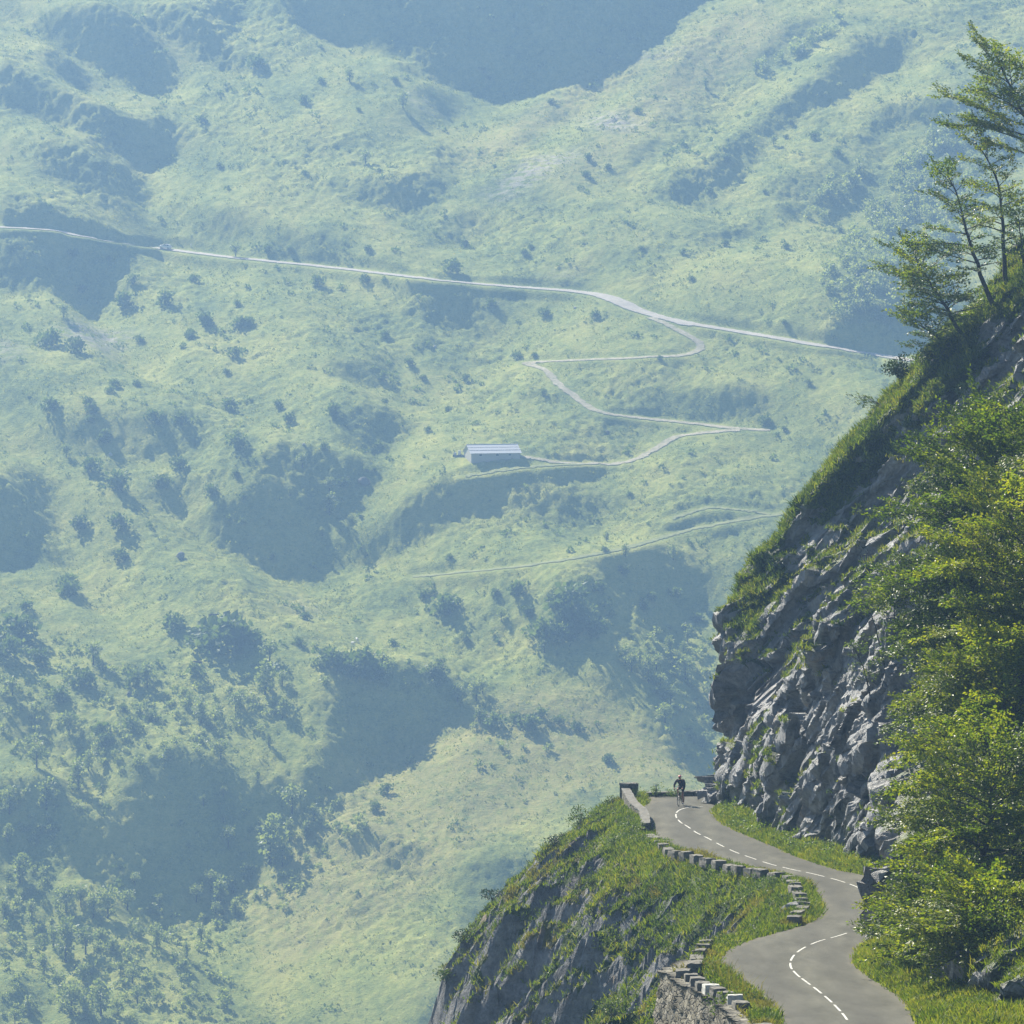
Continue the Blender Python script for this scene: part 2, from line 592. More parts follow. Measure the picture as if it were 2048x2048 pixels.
def dens(poly, n):
    """resample a polyline smoothly to n points"""
    p = np.asarray(poly, float)
    d = np.concatenate([[0], np.cumsum(np.linalg.norm(np.diff(p, axis=0), axis=1))])
    # catmull-rom through the points
    t = np.linspace(0, d[-1], n)
    k = np.clip(np.searchsorted(d, t) - 1, 0, len(p) - 2)
    f = ((t - d[k]) / (d[k + 1] - d[k]))[:, None]
    a = p[np.maximum(k - 1, 0)]; b = p[k]; c_ = p[k + 1]; e = p[np.minimum(k + 2, len(p) - 1)]
    return .5 * (2 * b + (c_ - a) * f + (2 * a - 5 * b + 4 * c_ - e) * f ** 2 + (3 * b - a - 3 * c_ + e) * f ** 3)


# far road and the farm tracks: benches cut into the slope
ROADPX = [(-30, 455), (60, 459), (120, 466), (200, 482), (300, 496), (400, 509), (500, 520), (600, 530), (700, 541), (800, 553), (900, 564), (1000, 573), (1080, 579), (1150, 585), (1200, 592), (1240, 606), (1275, 622), (1330, 638), (1400, 652), (1500, 669), (1600, 686), (1700, 703), (1780, 716), (1900, 734)]
TRACKS = [
    ([(1300, 636), (1340, 655), (1380, 675), (1402, 690), (1400, 702), (1370, 712), (1300, 716), (1200, 720), (1110, 724), (1050, 728), (1090, 740), (1110, 765), (1150, 795), (1185, 820), (1230, 832), (1300, 840), (1400, 850), (1470, 858), (1540, 862)], 2.4, 0),
    ([(1480, 862), (1400, 868), (1350, 877), (1310, 900), (1270, 920), (1225, 930), (1150, 928), (1090, 922), (1045, 914)], 2.4, 0),
    ([(1180, 929), (1080, 934), (1000, 944), (930, 956)], 1.8, 1),
    ([(825, 1156), (900, 1149), (1000, 1139), (1100, 1126), (1180, 1112), (1250, 1098), (1320, 1078), (1400, 1058), (1500, 1040), (1570, 1028)], 2.1, 1),
    ([(1345, 1040), (1400, 1022), (1440, 1018), (1540, 1030)], 1.6, 1),
]


def bench(poly, n, w, tilt, bank=3.5, sm=9):
    pts = hit(*dens(poly, n).T)
    for k in (0, 1, 2):
        for _ in range(sm):
            q = pts[:, k].copy(); q[1:-1] = (q[:-2] + 2 * q[1:-1] + q[2:]) / 4; pts[:, k] = q
    lo = pts.min(0) - 12; hi = pts.max(0) + 12
    ia = np.searchsorted(hxs, lo[0]); ib = np.searchsorted(hxs, hi[0]); ja = np.searchsorted(hys, lo[1]); jb = np.searchsorted(hys, hi[1])
    sx = GX[ja:jb, ia:ib]; sy = GY[ja:jb, ia:ib]
    best = np.full(sx.shape, 1e9); zz = np.zeros(sx.shape); off = np.zeros(sx.shape)
    for a, b in zip(pts[:-1], pts[1:]):
        d = b - a; L2 = d[0] ** 2 + d[1] ** 2 + 1e-9
        t = np.clip(((sx - a[0]) * d[0] + (sy - a[1]) * d[1]) / L2, 0, 1)
        ex = sx - a[0] - t * d[0]; ey = sy - a[1] - t * d[1]
        dd = np.hypot(ex, ey); m = dd < best
        best[m] = dd[m]; zz[m] = (a[2] + t * d[2])[m]; off[m] = ey[m]
    half = w / 2 + .9
    wgt = np.clip(1 - (best - half) / bank, 0, 1); wgt = wgt * wgt * (3 - 2 * wgt)
    GZ[ja:jb, ia:ib] += (zz + tilt * off - sx * 0 - GZ[ja:jb, ia:ib]) * wgt
    return pts


def ribbon(pts, w, tilt, lift, jit=0):
    T_ = np.gradient(pts[:, :2], axis=0); T_ /= np.linalg.norm(T_, axis=1)[:, None] + 1e-9
    N_ = np.stack([-T_[:, 1], T_[:, 0]], 1)
    V = []
    ww = w if hasattr(w, '__len__') else np.full(len(pts), w)
    r = np.random.default_rng(5)
    for s in np.linspace(-.5, .5, 5):
        q = pts.copy()
        q[:, :2] += N_ * (ww * s + jit * r.standard_normal(len(pts)) * (abs(s) == .5))[:, None]
        q[:, 2] = terrain(q[:, 0], q[:, 1]) + lift
        V.append(q)
    V = np.stack(V, 1)
    return V.reshape(-1, 3), gridfaces(len(pts), 5)[:, ::-1]


TILT = .13
rp = bench(ROADPX, 420, 5.0, TILT)
tps = [bench(t, 260, w, .2) for t, w, g in TRACKS]

hpx, hpy = proj(GX, GY, GZ)
# bare stony patches and hay coloured grass
SCREE = [z2([(150, 640), (260, 540), (420, 500), (420, 530), (300, 600), (180, 670)]), z2([(430, 390), (560, 380), (650, 420), (600, 440), (480, 430)]), z2([(720, 385), (830, 360), (800, 380), (740, 395)]),
         z2([(600, 195), (680, 175), (800, 165), (780, 185), (660, 195)]), z2([(310, 915), (400, 915), (430, 930), (340, 935)]), z2([(630, 800), (700, 795), (690, 805)]),
         z4([(210, 110), (340, 100), (560, 150), (480, 190), (380, 210), (300, 150)]), z4([(0, 150), (70, 170), (60, 240), (0, 250)]), z1([(1560, 370), (1650, 390), (1620, 420), (1560, 410)]),
         z1([(1820, 740), (1932, 720), (1932, 740), (1850, 760)]), z5([(1180, 180), (1250, 230), (1330, 270), (1230, 250)]), z5([(1380, 1390), (1300, 1430), (1280, 1445), (1370, 1415)])]
HAY = [z1([(20, 340), (190, 430), (420, 580), (530, 650), (420, 600), (180, 450)]), z1([(420, 30), (640, 150), (870, 330), (640, 190)]), z1([(630, 20), (830, 140), (900, 210), (700, 60)]), z1([(0, 60), (200, 210), (400, 330), (640, 430), (400, 350), (200, 240)]),
       sc([(440, 1700), (700, 1440), (1000, 1290), (1100, 1290), (1350, 1470), (1150, 1480), (900, 1600), (800, 1700), (500, 1850)]), sc([(840, 300), (1100, 150), (1250, 90), (1200, 150), (900, 330)]),
       sc([(1430, 0), (1300, 60), (1000, 400), (1300, 200), (1500, 60)])]
scree = np.zeros(GX.shape); hay = np.zeros(GX.shape)
sub = (slice(j0, j0 + fn), slice(i0, i0 + fm))
scree[sub] = blur(image_mask(hpx[sub], hpy[sub], [(1, q) for q in SCREE]), 5, 2)
hay[sub] = blur(image_mask(hpx[sub], hpy[sub], [(1, q) for q in HAY]), 6, 2)

k = NT('hillside_grass')
pv = k.pos((1, .45, 1))
n1 = k.noise(.055, 6, .6, pv)
n2 = k.noise(.45, 5, .65, pv)
n3 = k.noise(1.2, 5, .8, k.pos((.8, 1.5, 2.2)))
grass = k.ramp(k.math('ADD', k.math('ADD', k.math('MULTIPLY', n1, .42), k.math('MULTIPLY', n2, .26)), k.math('MULTIPLY', n3, .32)), [(.33, (.045, .075, .016)), (.42, (.13, .18, .035)), (.49, (.25, .29, .056)), (.60, (.40, .40, .095))])
hm_ = k.math('MULTIPLY', k.attr('hay'), k.sstep(n2, .25, .6))
grass = k.mix(k.math('MULTIPLY', hm_, .6), grass, (.36, .31, .11))
sm_ = k.math('MULTIPLY', k.attr('scree'), k.sstep(k.noise(.5, 6, .7, k.pos((.5, 1, 1))), .42, .58))
colr = k.mix(sm_, grass, (.42, .38, .31))
k.color(colr)
k.b.inputs['Roughness'].default_value = .9
k.b.inputs['Specular IOR Level'].default_value = .15
k.bump(k.noise(1.1, 5, .7, k.pos()), .9, .55)
M_HILL = k.m

hill = nobj('hillside', np.stack([GX, GY, GZ], 2).reshape(-1, 3), gridfaces(len(hys), len(hxs)), M_HILL, attrs={'scree': scree, 'hay': hay})
tag(hill, 'steep green mountainside with gullies and spurs filling the far side of the valley', 'mountainside', kind='structure')

k = NT('far_gravel')
k.color(k.ramp(k.noise(.6, 5, .6, k.pos()), [(.3, (.34, .31, .26)), (.7, (.50, .46, .39))]))
M_FROAD = k.m
k = NT('track_dirt')
k.color(k.ramp(k.noise(.7, 5, .6, k.pos()), [(.3, (.20, .20, .09)), (.5, (.36, .325, .21)), (.7, (.47, .42, .31))]))
M_TRACK = k.m
k = NT('track_grass')
k.color(k.ramp(k.noise(.5, 5, .6, k.pos()), [(.3, (.15, .18, .05)), (.6, (.25, .265, .085))]))
M_TRACKG = k.m
pxr, _ = proj(*rp.T)
wr = 3.1 + 2.2 * np.exp(-((pxr - 1235) / 55) ** 2) + .8 / (1 + np.exp(-(pxr - 1080) / 40))
v, f = ribbon(rp, wr, TILT, .22, .15)
tag(nobj('mountain_road', v, f, M_FROAD), 'pale road crossing the whole far mountainside', 'road', kind='structure')
for (t, w, g), pts, nm, lb in zip(TRACKS, tps, ('farm_track', 'farm_track', 'grass_track', 'grass_track', 'grass_track'),
                                  ('dirt track zigzagging down from the far road', 'dirt track leading to the long barn', 'green track below the long barn', 'long grassy track rising to the right below the barn', 'short grassy track branching near the cliff')):
    v, f = ribbon(pts, w, .2, .2, .2)
    tag(nobj(nm, v, f, M_TRACKG if g else M_TRACK), lb, 'track', kind='structure')
# ================================================================== the near road on its ledge
RZ = np.array([(-40, 2.58), (0, -3.0), (185, -28.8), (200, -29.9), (212, -30.75), (226, -31.6), (248, -33.05), (270, -34.4), (295, -35.8), (320, -37.07), (329.5, -37.45), (336, -37.6), (360, -37.8)])
_yy = np.arange(-40, 360, .5)
_zz = np.interp(_yy, RZ[:, 0], RZ[:, 1])
_zs = np.convolve(np.pad(_zz, 12, mode='edge'), np.ones(25) / 25, 'valid')
_zs = np.where(_yy < 180, _zz, _zs)


def zr(Y): return np.interp(Y, _yy, _zs)


_ys = np.arange(186, 350, .05)
_pyr = 250 + 0 * _ys
_, _pyr = proj(np.zeros_like(_ys), _ys, zr(_ys))


def road_hit(px, py):
    Y = np.interp(-np.asarray(py, float), -_pyr, _ys)
    x = ray(px, py)[0] * Y
    return x, Y


def zz1(p): return sc(p, .4389, 1200, 1450)


LEFT = zz1([(900, 1420), (830, 1362), (800, 1290), (740, 1240), (660, 1180), (590, 1130), (555, 1095), (543, 1075), (560, 1045), (600, 1015), (700, 975), (800, 948), (900, 922), (970, 895), (1005, 865), (1020, 830), (1000, 790), (975, 745), (940, 710), (880, 690), (800, 672), (660, 645), (600, 628), (510, 602), (440, 592), (390, 577), (345, 562), (300, 545), (270, 520), (235, 480), (205, 430), (185, 395), (190, 375), (222, 356)])
RIGHT = zz1([(1500, 1440), (1470, 1400), (1445, 1362), (1430, 1310), (1390, 1250), (1300, 1190), (1220, 1140), (1170, 1095), (1168, 1060), (1185, 1020), (1250, 975), (1400, 920), (1560, 860), (1590, 820), (1520, 770), (1400, 725), (1245, 690), (1100, 665), (1000, 635), (900, 600), (800, 555), (700, 515), (620, 480), (560, 450), (530, 425), (518, 400), (525, 380), (550, 367)])


def edge_curve(px):
    x, Y = road_hit(*np.array(px).T)
    o = np.argsort(Y)
    yq = np.arange(196, 332.5, .25)
    xq = np.interp(yq, Y[o], x[o])
    xq = np.convolve(np.pad(xq, 5, mode='edge'), np.ones(11) / 11, 'valid')
    return yq, xq


yl_, xl_ = edge_curve(LEFT)
yr_, xr_ = edge_curve(RIGHT)


def XL(Y): return np.interp(Y, yl_, xl_)


def XR(Y):
    b = np.interp(Y, yr_, xr_)
    return b + np.clip((np.asarray(Y, float) - 330.2) / 1.3, 0, 1) ** 2 * 14


YEND = 334.4           # outer edge of the hairpin
# --- asphalt
ry = np.concatenate([np.linspace(-20, 194, 60), np.arange(195, YEND + .01, .25)])
cols = np.linspace(0, 1, 25)
a = XL(ry)[:, None]; b = XR(ry)[:, None]
wob = .06 * vnoise(ry * .9, 0 * ry, 0 * ry, 3)[:, None]
wob2 = .06 * vnoise(ry * .9, 0 * ry + 9, 0 * ry, 4)[:, None]
xx = (a + wob) + (b + wob2 - a - wob) * cols
yy = ry[:, None] + 0 * xx
rzz = zr(yy) + .05 * (1 - (2 * cols - 1) ** 2)
k = NT('asphalt')
pp = k.pos((1, .16, 1))
g = k.math('ADD', k.math('MULTIPLY', k.noise(1.1, 5, .6, pp), .6), k.math('MULTIPLY', k.noise(28, 3, .7, k.pos()), .4))
ac = k.ramp(g, [(.36, (.060, .059, .047)), (.5, (.094, .092, .074)), (.64, (.130, .127, .102))])
wl = k.n('ShaderNodeTexWave', wave_type='BANDS', bands_direction='X', i_Scale=.12, i_Distortion=4.0, i_Detail=2.0)
k.l(k.pos((1, .12, 1)), wl.inputs['Vector'])
ac = k.mix(k.math('MULTIPLY', wl.outputs['Fac'], .42), ac, (.062, .060, .053))
crk = k.sstep(k.noise(.55, 7, .62, k.pos((1, .35, 1)), 1.2), .485, .5)
crk = k.math('MULTIPLY', crk, k.math('SUBTRACT', 1, k.sstep(k.noise(.55, 7, .62, k.pos((1, .35, 1)), 1.2), .5, .515)))
ac = k.mix(k.math('MULTIPLY', crk, .3), ac, (.04, .04, .036))
ed = k.math('MULTIPLY', k.attr('edge'), k.sstep(k.noise(1.6, 5, .65, k.pos((1, .4, 1))), .3, .65))
ac = k.mix(k.math('MULTIPLY', ed, .85), ac, (.14, .125, .095))
k.color(ac)
k.b.inputs['Roughness'].default_value = .85
k.b.inputs['Specular IOR Level'].default_value = .1
k.bump(k.noise(60, 3, .7, k.pos()), .35, .01)
edg = np.clip(1 - np.minimum(cols, 1 - cols) / .09, 0, 1)[None, :] + 0 * xx
road = nobj('road', np.stack([xx, yy, rzz], 2).reshape(-1, 3), gridfaces(len(ry), 25), k.m, attrs={'edge': edg})
tag(road, 'grey asphalt mountain road winding along the ledge', 'road', kind='structure')
# the road goes on behind the rock
e0 = np.array([(x_, 333.3 + .1 * (x_ - 24)) for x_ in np.linspace(25.5, 60, 14)])
v = np.concatenate([np.stack([e0[:, 0], e0[:, 1] + s * 2.2, zr(334) + 0 * e0[:, 0] + .02 + .03 * (e0[:, 0] - 25)], 1) for s in (-1, 1)])
link(bpy.data.objects.new('road_behind_rock', npmesh('road_behind_rock', v, np.array([(i, i + 14, i + 15, i + 1) for i in range(13)])[:, ::-1], k.m)), road)

# --- painted centre line, dash by dash
DASH = zz1([(1160, 1400), (1115, 1335), (1082, 1297), (1041, 1257), (992, 1216), (940, 1177), (894, 1141), (868, 1105), (876, 1067), (915, 1030), (990, 994), (1090, 965), (1188, 932), (1245, 908), (1310, 880), (1345, 850), (1345, 828), (1310, 803), (1260, 784), (1215, 768), (1163, 740), (1086, 713), (984, 686), (871, 662), (771, 637), (687, 609), (612, 582), (547, 551), (492, 521), (441, 496), (400, 468), (364, 445), (346, 419), (356, 396), (398, 381), (470, 374)])
dx, dY = road_hit(*np.array(DASH).T)
dpts = np.stack([dx, dY], 1)
k = NT('road_paint')
k.color(k.mix(k.sstep(k.noise(7, 6, .75, k.pos()), .47, .62), (.56, .56, .52), (.22, .22, .20)))
k.b.inputs['Roughness'].default_value = .6
M_PAINT = k.m
dl = dens(dpts, 1400)


def road_z(x, Y):
    a_ = XL(Y); b_ = XR(Y)
    q = np.clip((x - a_) / (b_ - a_), 0, 1)
    return zr(Y) + .05 * (1 - (2 * q - 1) ** 2)


for p in dpts:
    i = int(np.argmin(((dl - p) ** 2).sum(1)))
    s_ = np.concatenate([[0], np.cumsum(np.linalg.norm(np.diff(dl, axis=0), axis=1))]) - np.concatenate([[0], np.cumsum(np.linalg.norm(np.diff(dl, axis=0), axis=1))])[i]
    near = [np.interp(q, s_, dl[:, 0]) for q in np.linspace(-1.45, 1.45, 8)], [np.interp(q, s_, dl[:, 1]) for q in np.linspace(-1.45, 1.45, 8)]
    c_ = np.array(near).T
    T_ = np.gradient(c_, axis=0); T_ /= np.linalg.norm(T_, axis=1)[:, None] + 1e-9
    N_ = np.stack([-T_[:, 1], T_[:, 0]], 1) * .038
    vs = np.concatenate([np.stack([q[:, 0], q[:, 1], road_z(q[:, 0], q[:, 1]) + .008], 1) for q in (c_ - N_, c_ + N_)])
    fc = np.array([(j, j + 1, j + 9, j + 8) for j in range(7)])
    d_ = nobj('centre_line_dash', vs, fc, M_PAINT, road)

def facets(x, y, z, seed, tilt=.6):
    """broken rock: every cell of a random cell pattern is a flat face with its own tilt and stand-off"""
    ix, iy, iz = np.floor(x).astype(np.int64), np.floor(y).astype(np.int64), np.floor(z).astype(np.int64)
    best = np.full(x.shape, 1e9); val = np.zeros(x.shape)
    for dx_ in (-1, 0, 1):
        for dy_ in (-1, 0, 1):
            for dz_ in (-1, 0, 1):
                jx, jy, jz = ix + dx_, iy + dy_, iz + dz_
                ex = jx + _hash(jx, jy, jz, seed) - x; ey = jy + _hash(jx, jy, jz, seed + 1) - y; ez = jz + _hash(jx, jy, jz, seed + 2) - z
                d_ = ex * ex + ey * ey + ez * ez
                m_ = d_ < best
                best = np.where(m_, d_, best)
                pl = _hash(jx, jy, jz, seed + 3) * 2 - 1 + tilt * 2 * ((_hash(jx, jy, jz, seed + 4) - .5) * ex * 2 + (_hash(jx, jy, jz, seed + 5) - .5) * ey * 2 + (_hash(jx, jy, jz, seed + 6) - .5) * ez * 2)
                val = np.where(m_, pl, val)
    return val


# --- the ledge and the slope that falls away on the left
VW = np.array([(190, .95), (222, .95), (232, 1.0), (245, 1.1), (258, 1.2), (268, .9), (276, .5), (300, .4), (340, .5)])
PF = np.array([(0, 0), (1, .2), (2.4, 1), (3.5, 2.1), (4.4, 2.8), (7, 5.2), (9.2, 7.8), (10.2, 9.4), (10.9, 12.1), (12, 15), (20, 30), (60, 75), (200, 212), (400, 214)])
PM = np.array([(0, 0), (1, .6), (5, 5.0), (10, 11), (20, 22), (60, 65), (200, 213), (400, 215)])
PN = np.array([(0, 0), (.1, .9), (.5, 2.6), (1.0, 3.6), (5, 8.4), (10, 14), (20, 25), (60, 68), (200, 215), (400, 217)])
MIXF = np.array([(0, 0), (286, 0), (308, 1), (400, 1)])
MIXN = np.array([(0, 1), (226, 1), (236, 0), (400, 0)])


def slope_z(xp, Y):
    """ground height; xp is measured from the left road edge"""
    d = np.maximum(0, -xp - np.interp(Y, VW[:, 0], VW[:, 1]))
    far = np.maximum(0, Y - (YEND + .75)) * 1.0
    d = np.hypot(d, far)
    f = np.interp(Y, MIXF[:, 0], MIXF[:, 1]); n = np.interp(Y, MIXN[:, 0], MIXN[:, 1])
    drop = f * np.interp(d, PF[:, 0], PF[:, 1]) + (1 - f) * ((1 - n) * np.interp(d, PM[:, 0], PM[:, 1]) + n * np.interp(d, PN[:, 0], PN[:, 1]))
    w = XR(np.minimum(Y, 330)) - XL(Y)
    dr = np.maximum(0, xp - w)
    z = zr(Y) - .06 - drop + .55 * np.clip(dr / 1.6, 0, 1) ** 1.3 * (Y < 331)
    v_ = (xp < 0) & (d <= 0)
    z = z + np.where(v_, .10 * np.clip(-xp / .5, 0, 1), 0) + np.where((xp < 0) & (d > 0), .10, 0)
    # strata ribs running down the slope, steep towards the viewer
    dd = np.clip(-xp, 0, 60)
    amp = np.clip((dd - 2.2) / 3.5, 0, 1) * np.clip((Y - 190) / 10, 0, 1) * (1 - .8 * n)
    wv = fbm(xp / 9, Y / 14, 0 * Y, 3, 5)
    ph = (Y + .32 * xp + 4.2 * wv) / 4.7
    fr = ph - np.floor(ph)
    saw = np.where(fr < .2, fr / .2, (1 - fr) / .8)            # steep on the side that looks at the viewer
    ph2 = (Y + .22 * xp + 2.0 * vnoise(xp / 4, Y / 5, 0 * Y, 9)) / 1.9
    fr2 = ph2 - np.floor(ph2)
    saw2 = np.where(fr2 < .22, fr2 / .22, (1 - fr2) / .78)
    mod = .35 + .65 * np.clip(.5 + 1.1 * vnoise(xp / 7, Y / 9, 0 * Y + 3, 12), 0, 1)
    z = z + amp * mod * (2.3 * (saw - .45) + .85 * (saw2 - .45))
    # the dark recess under the far bend
    z = z - 3.2 * np.exp(-((Y - 312.5) / 3.2) ** 2) * np.clip((dd - 1.6) / 2.0, 0, 1)
    z = z - 1.8 * np.exp(-((Y - 296) / 2.6) ** 2) * np.clip((dd - 4) / 3.0, 0, 1)
    rough = np.clip((dd - .8) / 2.5, 0, 1)
    z = z + rough * (.40 * fbm(xp / 2.6, Y / 2.6, 0 * Y, 4, 31) + .12 * fbm(xp / .6, Y / .6, 0 * Y, 3, 41) + .30 * facets((xp + .25 * Y) / 2.6, Y / 1.3, 0 * Y, 43, .7) + .10 * facets(xp / .8, Y / .5, 0 * Y, 47, .7))
    return z


cx = np.concatenate([-16 - np.cumsum(np.geomspace(.2, 40, 30))[::-1], np.arange(-16, .6, .11), np.arange(.8, 22, .6), np.array([24, 28, 34, 42])])
ry2 = np.concatenate([np.linspace(-25, 194, 40), np.arange(195, 341, .15), 341 + np.cumsum(np.geomspace(.2, 30, 28))])
XP, YY = np.meshgrid(cx, ry2)
ZZ = slope_z(XP, YY)
XX = XP + XL(YY)
gy_, gx_ = np.gradient(ZZ, ry2, cx)
steep = np.hypot(gy_, gx_)
nmask = fbm(XP / 1.5, YY / 3.5, ZZ / 1.5, 4, 51)
rock = np.clip((steep - 1.50 + 1.5 * nmask) / .45, 0, 1) * np.clip((-XP - 1.6) / 1.5, 0, 1)
dry = np.clip(.5 + .9 * fbm(XP / 3, YY / 6, 0 * XP, 3, 61), 0, 1)

def rockcol(k, sc_=1.0):
    q_ = lambda *c_: tuple(v_ * sc_ for v_ in c_)
    p = k.pos()
    n1 = k.noise(.35, 6, .65, p, .6)
    n2 = k.noise(2.6, 6, .7, p, .5)
    st = k.noise(1.0, 5, .65, k.pos((1.6, 1.6, .28)))
    c1 = k.ramp(k.math('ADD', k.math('MULTIPLY', n1, .5), k.math('MULTIPLY', n2, .5)), [(.32, q_(.065, .067, .070)), (.44, q_(.16, .163, .167)), (.55, q_(.285, .288, .288)), (.68, q_(.46, .457, .44))])
    c1 = k.mix(k.math('MULTIPLY', k.sstep(st, .52, .68), .55), c1, (.085, .086, .085))
    c1 = k.mix(k.math('MULTIPLY', k.sstep(k.noise(.5, 5, .6, p), .60, .70), .55), c1, (.30, .21, .11))
    return c1, n2


k = NT('slope_ground')
rc, rn = rockcol(k, .88)
gn = k.noise(1.4, 6, .65, k.pos())
gcol = k.ramp(gn, [(.32, (.022, .040, .010)), (.5, (.055, .085, .018)), (.68, (.10, .13, .03))])
gcol = k.mix(k.math('MULTIPLY', k.sstep(k.attr('dry'), .5, .8), .6), gcol, (.16, .135, .055))
k.color(k.mix(k.sstep(k.attr('rock'), .35, .65), gcol, rc))
k.bump(k.math('ADD', k.noise(1.6, 7, .7, k.pos(), .5), k.math('MULTIPLY', k.noise(7, 5, .7, k.pos()), .35)), 1.0, .35)
ground = nobj('rocky_slope', np.stack([XX, YY, ZZ], 2).reshape(-1, 3), gridfaces(len(ry2), len(cx)), k.m, smooth=False, attrs={'rock': rock, 'dry': dry})
tag(ground, 'steep slope of grass and grey limestone ribs falling away below the road', 'slope', kind='structure')


def ground_z(x, Y):
    return slope_z(np.asarray(x, float) - XL(Y), np.asarray(Y, float))


# ================================================================== the rock face on the right
BASE = np.array([(60, 352), (34, 348), (22, 342.5), (15, 337.5), (12.7, 334), (11.75, 331), (11.9, 327), (12.3, 322), (13.0, 313), (13.6, 307), (14.3, 300), (15.1, 293), (15.9, 287), (16.8, 282), (18.2, 277), (20.4, 270), (21.2, 262), (19.6, 253), (16.4, 243), (14.75, 236.6), (14.5, 233), (14.9, 226), (15.3, 218), (15.8, 208), (16.6, 200), (18.5, 185), (21, 140), (24, 60)])
LEAN = np.array([(-3, 0), (0, 0), (3, .14), (5.7, .28), (7.1, -.03), (7.9, -.03), (9.4, .63), (12.2, 1.6), (14.5, 2.7), (16.7, 4.35), (18, 5.5), (19.8, 7.1), (22.5, 9.6), (24.3, 11.2), (25.6, 12.6), (27.1, 14.3), (29.4, 16.7), (34, 21), (45, 30)])
TL = np.array([(188, .9), (226, .9), (231, 1.6), (234, 4.6), (239, 5.0), (250, 3.5), (262, 8), (278, 13), (285, 11.5), (300, 9.5), (307, 6.5), (313, 4.2), (316, 4.8), (322, 7.2), (331, 9.2), (352, 9.2)])
bs = dens(BASE, 2600)                      # far -> near
bs[:, 1] = np.minimum.accumulate(bs[:, 1])
tt = np.concatenate([np.arange(-1.4, 31, .14)])
TT, BX = np.meshgrid(tt, bs[:, 0], indexing='ij')
BY = np.broadcast_to(bs[:, 1], BX.shape)
lean = np.interp(TT, LEAN[:, 0], LEAN[:, 1])
tl = np.interp(BY, TL[:, 0], TL[:, 1]) + 1.3 * vnoise(BY / 6, 0 * BY, 0 * BY, 71)
run = np.interp(BY, [228, 234, 262, 280], [2.3, 1.5, 1.0, .74])
xlow = BX + .05 * TT + run * np.maximum(0, TT - tl)
xplane = 11.7 + 1.22 * (331 - BY) + .10 * TT
xup = 1.1 * np.logaddexp((11.7 + lean) / 1.1, xplane / 1.1)
mn = -.8 * np.logaddexp(-xlow / .8, -xup / .8)       # soft minimum
xs_ = np.where(BY > 331, BX + np.maximum(lean, 0) * 1.0, mn)
far_w = np.clip((BY - 331) / 3, 0, 1)
xs_ = np.where(BY > 331, mn * (1 - far_w) + (BX + lean) * far_w, mn)
# ribs and overhangs of the strata, dipping down to the left
wq = fbm(BY / 8, TT / 7, 0 * BY, 3, 81)
ph = (BY + 2.4 * (TT - .8 * (xs_ - 12)) + 5.5 * wq) / 7.5
fr = ph - np.floor(ph)
saw = np.where(fr < .12, fr / .12, (1 - fr) / .88)
ph2 = (BY + 2.0 * (TT - .8 * (xs_ - 12)) + 3.0 * vnoise(BY / 5, TT / 3.5, 0 * BY, 83)) / 2.7
fr2 = ph2 - np.floor(ph2)
saw2 = np.where(fr2 < .15, fr2 / .15, (1 - fr2) / .85)
amp = np.clip((331.5 - BY) / 2, .25, 1) * np.clip((TT + .2) / 1.2, 0, 1)
blk = 1.0 * fbm(BY / 7 + 5, TT / 5.5, 0 * BY, 3, 85)
xs_ = xs_ - amp * (.72 * (saw - .45) * (.4 + .6 * np.clip(.5 + vnoise(BY / 9, TT / 8, 0 * BY, 87), 0, 1)) + .26 * (saw2 - .45) + .55 * blk)
# one big block that stands out over a hollow
xs_ = xs_ - 1.2 * np.exp(-((BY - 324.5) / 1.9) ** 2 - ((TT - 11.6 - .5 * (324.5 - BY)) / 2.1) ** 2)
xs_ = xs_ + .5 * np.exp(-((BY - 322.0) / 2.2) ** 2 - ((TT - 7.3) / 1.6) ** 2)
NS = 1250
ci = np.empty((len(tt), NS)); cj = np.empty((len(tt), NS))
for r_ in range(len(tt)):
    xr0 = xs_[r_]; yr0 = bs[:, 1]
    w_ = np.where((yr0 < 274) & (yr0 > 240), .35, 1.0) * np.where(yr0 > 334, .3, 1.0) * np.where(yr0 < 196, .08, 1.0)
    s_ = np.concatenate([[0], np.cumsum(np.hypot(np.diff(xr0), np.diff(yr0)) * w_[1:])])
    # even out between neighbouring rows: half by arc length, half by index
    q = np.linspace(0, 1, NS)
    u = s_ / s_[-1]
    ci[r_] = np.interp(q, u, xr0); cj[r_] = np.interp(q, u, yr0)
for _ in range(2):
    ci[1:-1] = (ci[:-2] + 2 * ci[1:-1] + ci[2:]) / 4; cj[1:-1] = (cj[:-2] + 2 * cj[1:-1] + cj[2:]) / 4
cz = zr(cj) + .15 + tt[:, None] + 0 * ci
V3 = np.stack([ci, cj, cz], 2)


def grid_normals(V):
    du = np.gradient(V, axis=1); dv = np.gradient(V, axis=0)
    n = np.cross(du, dv)
    return n / (np.linalg.norm(n, axis=2)[:, :, None] + 1e-9)


N3 = grid_normals(V3)
if N3[:, :, 0].mean() > 0: N3 = -N3
# rotated coordinates along the bedding
ua = .83 * ci - .55 * cz; wa = .55 * ci + .83 * cz


